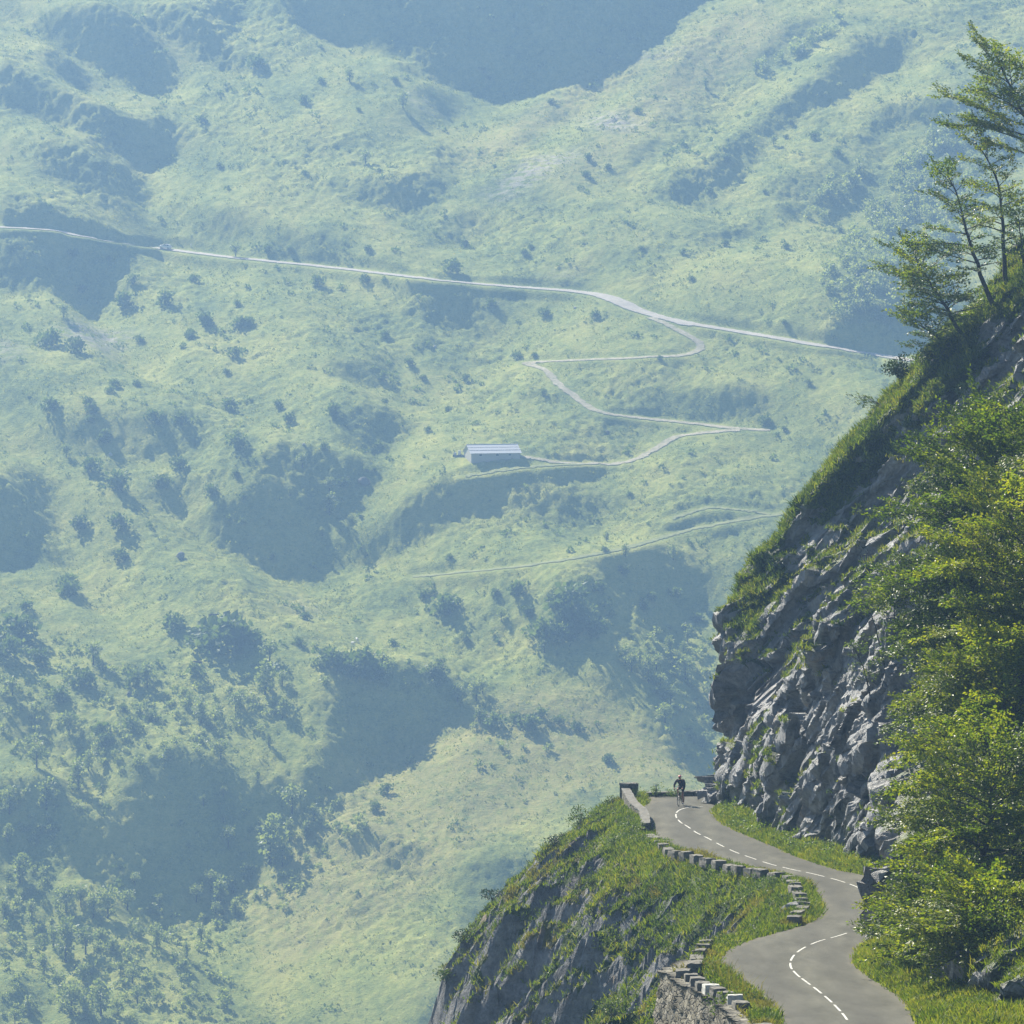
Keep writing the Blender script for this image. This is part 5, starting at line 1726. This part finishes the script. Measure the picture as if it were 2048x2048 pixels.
T5 = [(50, 600, 90), (280, 760, 110), (150, 890, 120), (320, 980, 140), (190, 1060, 140), (40, 1080, 120), (80, 1360, 130), (270, 1480, 120), (440, 1500, 140), (130, 1510, 90), (650, 1460, 60), (550, 1370, 60), (270, 1680, 200), (350, 1650, 120), (220, 1620, 90), (460, 1650, 75), (900, 1460, 140), (800, 1440, 80), (880, 1500, 70), (1000, 1350, 80), (960, 1500, 90), (1100, 1280, 220), (1060, 1180, 90), (1190, 1080, 130), (1280, 1110, 80), (930, 1210, 90), (910, 1120, 40), (770, 1215, 35), (910, 1010, 45), (830, 1060, 50), (1050, 950, 55), (900, 860, 90), (1095, 800, 60), (1150, 690, 90), (960, 660, 90), (820, 710, 110), (770, 650, 80), (1080, 590, 150), (1150, 560, 70), (1100, 460, 100), (290, 1890, 150), (410, 1900, 160), (60, 1932, 70), (240, 1800, 90), (540, 1770, 80), (640, 1620, 90), (700, 1600, 70), (760, 1660, 70), (820, 1600, 80), (560, 1850, 80), (640, 1860, 70), (490, 1740, 70), (30, 1190, 80), (360, 900, 90), (600, 560, 110), (380, 470, 110), (1180, 1190, 100), (1150, 1290, 110), (1250, 1180, 80), (380, 1500, 110), (330, 1460, 100), (520, 1470, 90), (860, 1390, 90), (950, 1400, 80), (20, 1500, 80), (180, 1730, 90), (340, 1770, 90), (120, 1900, 90), (480, 1900, 80), (350, 1920, 80)]
T6 = [(730, 590, 70), (1000, 690, 110), (940, 740, 80), (1000, 760, 40), (1330, 790, 100), (1360, 830, 100), (1440, 880, 140), (1540, 760, 110), (1620, 880, 140), (1610, 740, 60), (1630, 690, 70), (1520, 1080, 110), (1550, 990, 100), (1680, 1010, 35), (1700, 1080, 35), (1705, 1210, 90), (520, 980, 95), (610, 970, 110), (410, 870, 90), (440, 830, 80), (1330, 280, 70), (1560, 290, 80), (1240, 200, 50), (1400, 800, 90), (1480, 830, 90), (1580, 830, 100), (1500, 920, 90), (640, 940, 80)]
T1 = [(890, 970, 60), (1320, 310, 60), (1520, 410, 70), (1380, 620, 60), (1825, 280, 30), (110, 1130, 25), (240, 1200, 60), (130, 915, 20), (40, 925, 20)]
T2 = [(860, 300, 40), (1030, 250, 50), (1395, 270, 20), (1310, 300, 25), (1265, 330, 20), (1145, 420, 25), (1090, 490, 40), (1060, 440, 20)]
T4 = [(270, 640, 60), (1340, 780, 60), (1340, 880, 100), (1310, 960, 40), (1230, 690, 70), (1180, 800, 40)]
B5 = [(720, 330, 90), (900, 430, 190), (1030, 370, 60), (800, 520, 70), (60, 370, 150), (280, 190, 80), (1340, 480, 100), (1470, 510, 130), (1500, 520, 110), (1780, 520, 80), (1600, 390, 35), (1220, 390, 40), (430, 800, 60), (30, 440, 110), (150, 470, 80), (330, 560, 90), (230, 620, 80), (420, 760, 70), (540, 740, 70), (620, 700, 60), (500, 660, 40), (110, 250, 50), (840, 400, 120), (960, 400, 130), (1820, 270, 100), (1380, 490, 90), (1430, 500, 100), (1550, 530, 80), (560, 560, 80)]
B6 = [(490, 530, 90), (810, 470, 90), (1070, 560, 190), (1100, 600, 120), (1160, 650, 120), (900, 670, 110), (950, 680, 130), (1030, 690, 110), (860, 570, 60), (1000, 520, 110), (1200, 440, 60), (350, 480, 60), (700, 470, 50), (560, 680, 40), (1570, 480, 60), (700, 1100, 90), (800, 1080, 70), (640, 1060, 60), (860, 1110, 90), (930, 1060, 60), (1000, 1090, 60), (1100, 1120, 60), (1250, 1270, 60), (180, 1420, 60), (120, 1500, 50)]
B1 = [(960, 260, 60), (1150, 390, 40), (760, 470, 40), (630, 1150, 60), (830, 635, 25), (1150, 660, 25), (1350, 420, 20), (720, 1270, 40), (900, 1240, 50), (770, 1230, 60), (1450, 1280, 40), (1380, 1070, 40), (1200, 1080, 50), (940, 1230, 40), (1700, 1030, 60), (470, 1160, 70)]
B4 = [(840, 100, 40), (1000, 110, 45), (200, 190, 90), (300, 210, 70), (770, 160, 35), (930, 450, 70), (1170, 500, 50), (1360, 470, 60), (200, 450, 70), (370, 460, 50), (480, 780, 100), (490, 930, 80), (490, 1060, 60), (280, 1180, 90), (1560, 330, 50), (730, 500, 60), (620, 490, 60), (960, 610, 80), (720, 690, 60), (660, 760, 70), (860, 800, 60), (380, 700, 70), (330, 930, 70)]


def to_px(lst, k_, ox_, oy_): return [(ox_ + k_ * a_, oy_ + k_ * b_, k_ * h_) for a_, b_, h_ in lst]


trees = to_px(T5, .4907, 0, 1100) + to_px(T6, .4141, 700, 1000) + to_px(T1, .53, 0, 0) + to_px(T2, .5942, 900, 0) + to_px(T4, .4917, 0, 600)
bushes = to_px(B5, .4907, 0, 1100) + to_px(B6, .4141, 700, 1000) + to_px(B1, .53, 0, 0) + to_px(B4, .4917, 0, 600)
q = np.random.default_rng(611)
extra = []
for _ in range(60):
    extra.append((q.uniform(100, 1650), q.uniform(500, 1250), q.uniform(10, 24)))
for _ in range(26):
    extra.append((q.uniform(500, 1700), q.uniform(150, 520), q.uniform(8, 18)))
extra = [e_ for e_ in extra if not (920 < e_[0] < 1045 and 840 < e_[1] < 945)]
bushes = bushes + extra


def far_region(px, py):
    if py < 520: return 'above the far road' + (' on the left spurs' if px < 480 else ' left of centre' if px < 900 else ' right of centre' if px < 1300 else ' on the wooded right')
    if py < 900: return 'between the far road and the barn, ' + ('far left' if px < 350 else 'left of centre' if px < 700 else 'around the zigzag track')
    if py < 1150: return 'on the slope below the barn level, ' + ('at the left' if px < 450 else 'by the central ravine' if px < 800 else 'under the zigzag track')
    if py < 1420: return 'on the meadow shelf, ' + ('at the left' if px < 380 else 'by the grazing cows' if px < 800 else 'in the middle' if px < 1200 else 'beside the rock face')
    if py < 1720: return 'round the shaded hollow, ' + ('left side' if px < 330 else 'inside it' if px < 640 else 'right side')
    return 'in the lower left corner wood, ' + ('left part' if px < 170 else 'right part')


def place_far(lst, kind_):
    reg = {}
    for e_ in lst: reg.setdefault(far_region(*e_[:2]), []).append(e_)
    ct = 0
    for rg, es in reg.items():
        es.sort()
        # split the longer rows so that an order can be followed
        for i, (px, py, h) in enumerate(es):
            ct += 1
            pt_ = hit(px, py)[0]
            H_ = h / (F / pt_[1])
            word = ORD[i] if i < len(ORD) else 'last'
            if kind_ == 'tree':
                i4 = (ct * 7 + int(px)) % 4
                e = bpy.data.objects.new('tree', None); e.empty_display_size = .5; link(e)
                for nm, me in (('crown', TP[i4][0]), ('trunk', TP[i4][1])):
                    link(bpy.data.objects.new(nm, me), e)
                H_ *= 1.12
                lb = f'{word} pale tree from left {rg}'
                e.scale = (H_, H_, H_)
            else:
                e = link(bpy.data.objects.new('bush', BP[ct % 5]))
                lb = f'{word} dark bush from left {rg}'
                e.scale = (H_ * 1.15, H_ * 1.15, H_ * 1.2)
            e.location = (pt_[0], pt_[1], pt_[2] - .06 * H_)
            e.rotation_euler = (0, 0, q.uniform(0, 6.28))
            tag(e, lb, kind_, f'{"trees" if kind_ == "tree" else "bushes"} {rg}')


place_far(trees, 'tree')
place_far(bushes, 'bush')

# scrub nobody could count: bracken and juniper clumps all over the slope, and the wood on the right
def many(name, label, pts, hts, n_leaf, protos_, mat, cat, seed):
    q_ = np.random.default_rng(seed)
    VX, VF, c0 = [], [], 0
    base = [crown(seed + i, n_leaf, *protos_[i % len(protos_)], 6) for i in range(6)]
    for i, (p, h) in enumerate(zip(pts, hts)):
        v_, f_ = base[i % 6]
        a_ = q_.uniform(0, 6.28); ca, sa_ = math.cos(a_), math.sin(a_)
        w = v_ * h
        w = np.stack([w[:, 0] * ca - w[:, 1] * sa_, w[:, 0] * sa_ + w[:, 1] * ca, w[:, 2]], 1) + p
        VX.append(w); VF.append(f_ + c0); c0 += len(w)
    o = nobj(name, np.concatenate(VX), np.concatenate(VF), mat, smooth=False)
    return tag(o, label, cat, kind='stuff')


n = 7000
X_ = q.uniform(-185, 185, n); Y_ = q.uniform(1405, 2180, n)
den = bilin(spec(400, 240, 2, 6, 60, 1.5, 71), -240, 1400, 2, X_, Y_)
ppx, ppy = proj(X_, Y_, terrain(X_, Y_))
mead = image_mask(ppx, ppy, [(1, sc([(60, 1090), (560, 1090), (760, 1140), (800, 1230), (500, 1230), (330, 1160), (60, 1200)])), (1, sc([(520, 1750), (780, 1480), (1000, 1300), (1150, 1320), (1340, 1480), (1150, 1540), (850, 1900), (520, 1900)])), (1, sc([(450, 130), (860, 190), (1000, 200), (1280, 100), (1400, 30), (900, 420), (600, 300)]))])
keep = (den > .15 + .9 * mead)
dr_ = np.full(n, 9.0)
for pts_ in [rp] + tps:
    for a_ in pts_[::3]:
        dr_ = np.minimum(dr_, np.hypot(X_ - a_[0], Y_ - a_[1]))
keep &= dr_ > 4.5
barn_xy = hit(982, 913)[0]
keep &= np.hypot(X_ - barn_xy[0], Y_ - barn_xy[1]) > 14
X_, Y_ = X_[keep], Y_[keep]
hs = .7 + 1.6 * q.random(len(X_)) ** 2.5
many('scrub', 'low dark bracken and juniper clumps dotted all over the far slope', np.stack([X_, Y_, terrain(X_, Y_) - .1 * hs], 1), hs, 26, [(.85, .42, .3, .42), (1.1, .36, .25, .42), (.7, .5, .35, .4)], M_FBUSH, 'scrub', 700)

n = 230000
X_ = q.uniform(-182, 182, n); Y_ = q.uniform(1405, 2150, n)
gt = bilin(spec(400, 240, 2, 5, 40, 1.2, 73), -240, 1400, 2, X_, Y_) + .6 * q.standard_normal(n)
keep = gt > .1
for pts_, w_ in [(rp, 4.2)] + [(t_, 2.6) for t_ in tps]:
    # keep the roads free
    k0 = np.linspace(0, len(pts_) - 1, 120).astype(int)
    m_ = (X_ > pts_[:, 0].min() - 6) & (X_ < pts_[:, 0].max() + 6) & (Y_ > pts_[:, 1].min() - 6) & (Y_ < pts_[:, 1].max() + 6)
    i_ = np.nonzero(m_ & keep)[0]
    d_ = np.full(len(i_), 1e9)
    for a_ in pts_[::2]: d_ = np.minimum(d_, np.hypot(X_[i_] - a_[0], Y_[i_] - a_[1]))
    keep[i_[d_ < w_]] = False
keep &= np.hypot(X_ - barn_xy[0], Y_ - barn_xy[1]) > 11
X_, Y_ = X_[keep], Y_[keep]
nb = 2
P_ = np.repeat(np.stack([X_, Y_, terrain(X_, Y_) - .08], 1), nb, 0)
P_[:, :2] += q.standard_normal((len(P_), 2)) * .3
D_ = np.stack([q.standard_normal(len(P_)) * .6, q.standard_normal(len(P_)) * .6, np.ones(len(P_))], 1)
v_, f_ = leaf_quads(P_, D_, q.standard_normal((len(P_), 3)), np.repeat(.28 + .36 * q.random(len(X_)) ** 2, nb) * q.uniform(.7, 1.3, len(P_)), .75)
M_TUSS = leafmat('tussock_grass', [(.30, (.07, .11, .022)), (.44, (.19, .24, .045)), (.56, (.32, .345, .075)), (.70, (.42, .40, .13))], .12, .3, .8, .1)
tag(nobj('tussocks', v_, f_, M_TUSS, smooth=False), 'coarse tussocks of grass covering the far slope', 'grass', kind='stuff')

WOOD = [z2([(1250, 930), (1330, 820), (1420, 700), (1500, 590), (1620, 470), (1720, 330), (1830, 250), (1932, 230), (1932, 420), (1800, 640), (1650, 900), (1560, 1060), (1420, 1120), (1280, 1080)]), z2([(1280, 620), (1400, 560), (1380, 640), (1260, 760), (1200, 740)]), z2([(1000, 240), (1160, 160), (1300, 60), (1330, 80), (1200, 180), (1080, 260)])]
cand = np.stack([q.uniform(1400, 2100, 2600), q.uniform(0, 700, 2600)], 1)
wm = np.zeros(len(cand), bool)
for pl in WOOD: wm |= inpoly(cand[:, 0], cand[:, 1], pl)
wp = hit(*cand[wm].T)[:520]
many('woodland', 'light green woodland covering the mountainside behind the crest trees', wp - np.array([0, 0, .3]), q.uniform(3.0, 7.0, len(wp)), 130, [(.42, .45, .5, .13), (.36, .5, .5, .13), (.5, .4, .5, .13)], M_FLEAF, 'woodland', 720)
UND = [sc([(0, 1160), (120, 1200), (280, 1260), (420, 1300), (560, 1240), (560, 1330), (420, 1440), (200, 1460), (100, 1600), (0, 1620)]), sc([(100, 1640), (330, 1740), (480, 1640), (640, 1500), (700, 1560), (560, 1700), (430, 1800), (460, 1932), (0, 1932), (0, 1640)]), sc([(1180, 1200), (1300, 1180), (1370, 1300), (1360, 1480), (1250, 1380)]), sc([(570, 1220), (720, 1240), (880, 1270), (840, 1310), (600, 1290)]), sc([(860, 1370), (1050, 1370), (1060, 1430), (900, 1450)])]
cand = np.stack([q.uniform(0, 1450, 5200), q.uniform(1200, 2046, 5200)], 1)
wm = np.zeros(len(cand), bool)
for pl in UND: wm |= inpoly(cand[:, 0], cand[:, 1], pl)
wp = hit(*cand[wm].T)[:900]
many('undergrowth', 'thickets of pale scrub and young trees around the shaded hollow and the lower left wood', wp - np.array([0, 0, .2]), 1.2 + 2.6 * q.random(len(wp)) ** 2, 60, [(.6, .42, .38, .24), (.5, .46, .4, .22)], M_FLEAF, 'thicket', 740)

# ---------------------------------------------- the barn
bp_ = hit(984, 913)[0]
BR = R(14)
bn = empty('barn', (bp_[0], bp_[1] + 1.2, float(terrain(bp_[0], bp_[1] - 3.2)) + .15), BR)
tag(bn, 'long low stone barn with pale sheet metal roof beside the zigzag track', 'barn')
M_BWALL = plain('barn_wall', (.48, .46, .42), .9)
M_BROOF = plain('sheet_roof', (.62, .62, .63), .45, .5)
M_BDARK = plain('dark_opening', (.03, .03, .03), .9)
L_, D_, HW = 14.6, 9.0, 2.3
w_ = MB()
w_.add([(-L_ / 2, -D_ / 2, -1.5), (L_ / 2, -D_ / 2, -1.5), (L_ / 2, D_ / 2, -1.5), (-L_ / 2, D_ / 2, -1.5), (-L_ / 2, -D_ / 2, HW), (L_ / 2, -D_ / 2, HW), (L_ / 2, D_ / 2, HW), (-L_ / 2, D_ / 2, HW), (-L_ / 2, 0, HW + 2.0), (L_ / 2, 0, HW + 2.0)],
       [(0, 1, 5, 4), (1, 2, 6, 9, 5), (2, 3, 7, 6), (3, 0, 4, 8, 7)])
w_.build('wall', M_BWALL, bn)
rf = empty('roof'); rf.parent = bn
bpy.data.objects.remove(rf)
r_ = MB()
sl = 2.0 / (D_ / 2)
for side in (-1, 1):
    for i in range(3):
        y0, y1 = (D_ / 2 + .45) * i / 3, (D_ / 2 + .45) * (i + 1) / 3 + .12
        z0, z1 = HW + 2.0 - sl * y0 + .10 - .03 * i, HW + 2.0 - sl * y1 + .04 - .03 * i
        M_ = [(-L_ / 2 - .4, side * y0, z0), (L_ / 2 + .4, side * y0, z0), (L_ / 2 + .4, side * y1, z1), (-L_ / 2 - .4, side * y1, z1)]
        r_.add(M_ + [(x_, y_, z_ - .07) for x_, y_, z_ in M_], [(0, 1, 2, 3), (7, 6, 5, 4), (0, 4, 5, 1), (1, 5, 6, 2), (2, 6, 7, 3), (3, 7, 4, 0)])
r_.build('roof', M_BROOF, bn)
MB().box((0, 0, HW + 2.13), (L_ + .8, .35, .06)).build('ridge_cap', M_BROOF, bn)
for side in (-1,):
    for i in (1, 2):
        y0 = (D_ / 2 + .45) * i / 3 + .14
        MB().box((0, side * y0, HW + 2.0 - sl * y0 + .075), (L_ + .78, .14, .03), Matrix.Rotation(math.atan(sl), 3, 'X')).build('roof_seam', M_BDARK, bn)
MB().box((L_ / 2 + .015, 0, .9), (.05, 1.4, 1.9)).build('door', M_BDARK, bn)
for x_ in (-4.5, 0.5, 4.2):
    MB().box((x_, -D_ / 2 - .012, 1.5), (.7, .05, .45)).build('window', M_BDARK, bn)
for i, (px, py, w2, h2, lb, nm) in enumerate([(919, 909, .9, 1.0, 'taller white trough at the left end of the barn', 'trough'), (910, 911, .8, .6, 'smaller white trough left of the barn', 'trough'), (932, 911, .5, .8, 'white barrel by the left corner of the barn', 'barrel')]):
    p = hit(px, py)[0]
    o = MB()
    if nm == 'barrel':
        o.tube([(0, 0, -.2), (0, 0, .25), (0, 0, .6), (0, 0, .85)], [.28, .33, .33, .28], 14)
    else:
        o.box((0, 0, h2 / 2), (w2, .8, h2 + .3), taper=.88); o.box((0, 0, h2 + .17), (w2 * .96, .78, .05))
    o = o.build(nm, plain('white_plastic' + str(i), (.75, .75, .74), .5), None, nm == 'barrel', .03)
    o.location = p
    tag(o, lb, nm)
# low terrace wall left of the barn
tw = np.array([hit(px, py)[0] for px, py in [(906, 914), (916, 914.5), (926, 914.5), (934, 914)]])
wall('terrace_wall', 'low stone terrace wall left of the barn', [tuple(t_[:2]) for t_ in tw], lambda x, y: terrain(x, y), .5, .5, seed=8)

# ---------------------------------------------- the white car on the far road
i_ = int(np.argmin(np.abs(pxr - 331)))
cp_ = rp[i_]; tg = rp[i_ - 3] - rp[i_ + 3]
ca_ = math.atan2(tg[1], tg[0])
car = empty('car', (cp_[0], cp_[1], float(terrain(cp_[0], cp_[1])) + .24), ca_)
car.rotation_euler = (0, -math.atan2(tg[2], math.hypot(tg[0], tg[1])), ca_)
tag(car, 'white hatchback driving along the far mountain road', 'car')
M_CAR = plain('white_car_paint', (.80, .81, .82), .25, .5)
M_GLASS = plain('car_glass', (.02, .025, .03), .08, .6)
prof = [(-2.05, .38), (-2.08, .70), (-1.98, .98), (-1.75, 1.02), (-1.45, 1.40), (-1.05, 1.50), (.05, 1.50), (.42, 1.40), (.95, 1.04), (1.75, .90), (2.05, .72), (2.10, .42), (1.7, .30), (-1.7, .30)]


def extr(pr, w, inset):
    vs = []
    for s_ in (-1, 1):
        for x_, z_ in pr: vs.append((x_, s_ * (w - inset * max(0, z_ - .95)), z_))
    n_ = len(pr)
    fs = [tuple(range(n_))[::-1], tuple(range(n_, 2 * n_))] + [(i, (i + 1) % n_, n_ + (i + 1) % n_, n_ + i) for i in range(n_)]
    return MB().add(vs, fs)


bd = extr(prof, .86, .28).build('body', M_CAR, car, True, .06)
bm = bmesh.new(); bm.from_mesh(bd.data); bmesh.ops.recalc_face_normals(bm, faces=bm.faces); bm.to_mesh(bd.data); bm.free()
for s_ in (-1, 1):
    for x0, x1, t0, t1 in ((-1.45, -.62, -1.25, -.62), (-.54, .78, -.54, .32)):
        y0, y1 = s_ * (.875 - .28 * .08), s_ * (.875 - .28 * .46)
        MB().add([(x0, y0, 1.04), (x1, y0, 1.04), (t1, y1, 1.41), (t0, y1, 1.41), (x0, y0 - s_ * .04, 1.04), (x1, y0 - s_ * .04, 1.04), (t1, y1 - s_ * .04, 1.41), (t0, y1 - s_ * .04, 1.41)], [(0, 1, 2, 3), (7, 6, 5, 4), (0, 4, 5, 1), (1, 5, 6, 2), (2, 6, 7, 3), (3, 7, 4, 0)]).build('side_window', M_GLASS, car)
    for x_ in (-1.28, 1.32):
        wh = MB().ring((x_, s_ * .80, .32), (0, 1, 0), .245, .085, 24, 8).build('wheel', M_BLACK, car, True)
        MB().tube([(x_, s_ * .76, .32), (x_, s_ * .86, .32)], .2, 16).build('rim', M_SILV, wh, False)
    MB().box((2.0, s_ * .62, .74), (.18, .34, .14)).build('headlight', plain('lamp_glass%d' % (s_ + 1), (.6, .62, .64), .1), car, False, .03)
    MB().box((-2.03, s_ * .66, .86), (.10, .22, .2)).build('taillight', plain('tail_glass%d' % (s_ + 1), (.3, .01, .01), .2), car, False, .02)
MB().add([(.96, -.74, 1.06), (.96, .74, 1.06), (.44, .66, 1.40), (.44, -.66, 1.40), (.92, -.72, 1.04), (.92, .72, 1.04), (.40, .64, 1.38), (.40, -.64, 1.38)], [(0, 1, 2, 3), (7, 6, 5, 4), (0, 4, 5, 1), (1, 5, 6, 2), (2, 6, 7, 3), (3, 7, 4, 0)]).build('windscreen', M_GLASS, car)
p = hit(382, 497)[0]
mp_ = MB().tube([(0, 0, -.3), (0, 0, 1.1)], .09, 8).build('marker_post', M_WHITE, None, True); mp_.location = p
tag(mp_, 'white roadside marker post behind the car', 'post')

# ---------------------------------------------- cattle
def cow(name, label, px, py, col_, ang, s=1.0):
    p = hit(px, py)[0]
    e = empty(name, p, ang); e.scale = (s, s, s)
    tag(e, label, 'cow')
    Nn = [((-.75, 0, 1.12), (.26, .30)), ((-.2, 0, 1.05), (.32, .38)), ((.4, 0, 1.06), (.28, .36)), ((.78, 0, 1.18), (.20, .24)), ((1.08, 0, 1.30), (.13, .16)), ((1.28, 0, 1.24), (.12, .13)), ((1.52, 0, 1.06), (.085, .085))]
    Ee = [(0, 1), (1, 2), (2, 3), (3, 4), (4, 5), (5, 6)]

    def leg(i0, pts):
        i = i0
        for pp_, rr in pts:
            Nn.append((pp_, rr)); Ee.append((i, len(Nn) - 1)); i = len(Nn) - 1
    for sy in (-1, 1):
        leg(0, [((-.80, sy * .20, .86), .14), ((-.70, sy * .20, .66), .10), ((-.90, sy * .20, .48), .07), ((-.84, sy * .20, .22), .05), ((-.82, sy * .2, .03), .06)])
        leg(2, [((.48, sy * .19, .78), .11), ((.50, sy * .19, .46), .07), ((.48, sy * .19, .22), .05), ((.50, sy * .19, .03), .06)])
        leg(4, [((1.12, sy * .24, 1.40), (.05, .03))])
        leg(5, [((1.20, sy * .12, 1.46), .025), ((1.24, sy * .2, 1.54), .015)])
    leg(0, [((-1.02, 0, 1.26), .05), ((-1.10, 0, .95), .03), ((-1.10, 0, .6), .04)])
    skin('body', Nn, Ee, 1, plain(name + '_hide' + str(int(px)), col_, .8), e)


cow('cow', 'dark brown cow standing side on above the big dark bush', 426, 1240, (.035, .022, .016), R(8), 1.15)
cow('cow', 'dark cow lying lower left of the big dark bush', 397, 1334, (.03, .02, .016), R(170), 1.05)
cow('cow', 'white cow grazing on the meadow, lower of the pale pair', 706, 1294, (.62, .60, .55), R(-60), .95)
cow('cow', 'white cow grazing on the meadow, upper of the pale pair', 714, 1286, (.62, .60, .55), R(100), .95)

for i, (px, py, s_, lb, mt) in enumerate([(361, 1116, 1.5, 'dark pointed boulder on the slope left of the central ravine', M_ROCK), (728, 968, 2.0, 'pale rock outcrop at the head of the central ravine', M_COPE), (870, 696, .6, 'small white boulder left of the zigzag track', M_WSTONE), (221, 911, .7, 'small white boulder on the scrubby left slope', M_WSTONE), (1150, 617, .5, 'white stone under the far road beside the track junction', M_WSTONE), (608, 893, .5, 'white stone at the top of the central ravine', M_WSTONE), (1215, 870, .7, 'pale rock beside the lower zigzag bend', M_COPE), (258, 1390, .8, 'pale rock among the bushes at left', M_COPE)]):
    p = hit(px, py)[0]
    boulder('boulder', lb, (p[0], p[1], p[2] + .2 * s_), (s_ * 1.1, s_, s_ * (1.0 if i != 1 else .75)), 20 + i, mt, sub=3)
# ================================================================== the air
mb = MB()
mb.box((0, 1290, 35), (1560, 2760, 600))
hz = mb.build('haze', None)
tag(hz, 'pale blue morning haze filling the valley', 'haze', kind='stuff')
m = bpy.data.materials.new('haze'); m.use_nodes = True
t = m.node_tree
t.nodes.remove(t.nodes['Principled BSDF'])
pvn = t.nodes.new('ShaderNodeVolumePrincipled')
pvn.inputs['Color'].default_value = (.224, .392, .662, 1)
pvn.inputs['Density'].default_value = .00037
pvn.inputs['Anisotropy'].default_value = .55
t.links.new(pvn.outputs[0], t.nodes['Material Output'].inputs['Volume'])
hz.data.materials.append(m)
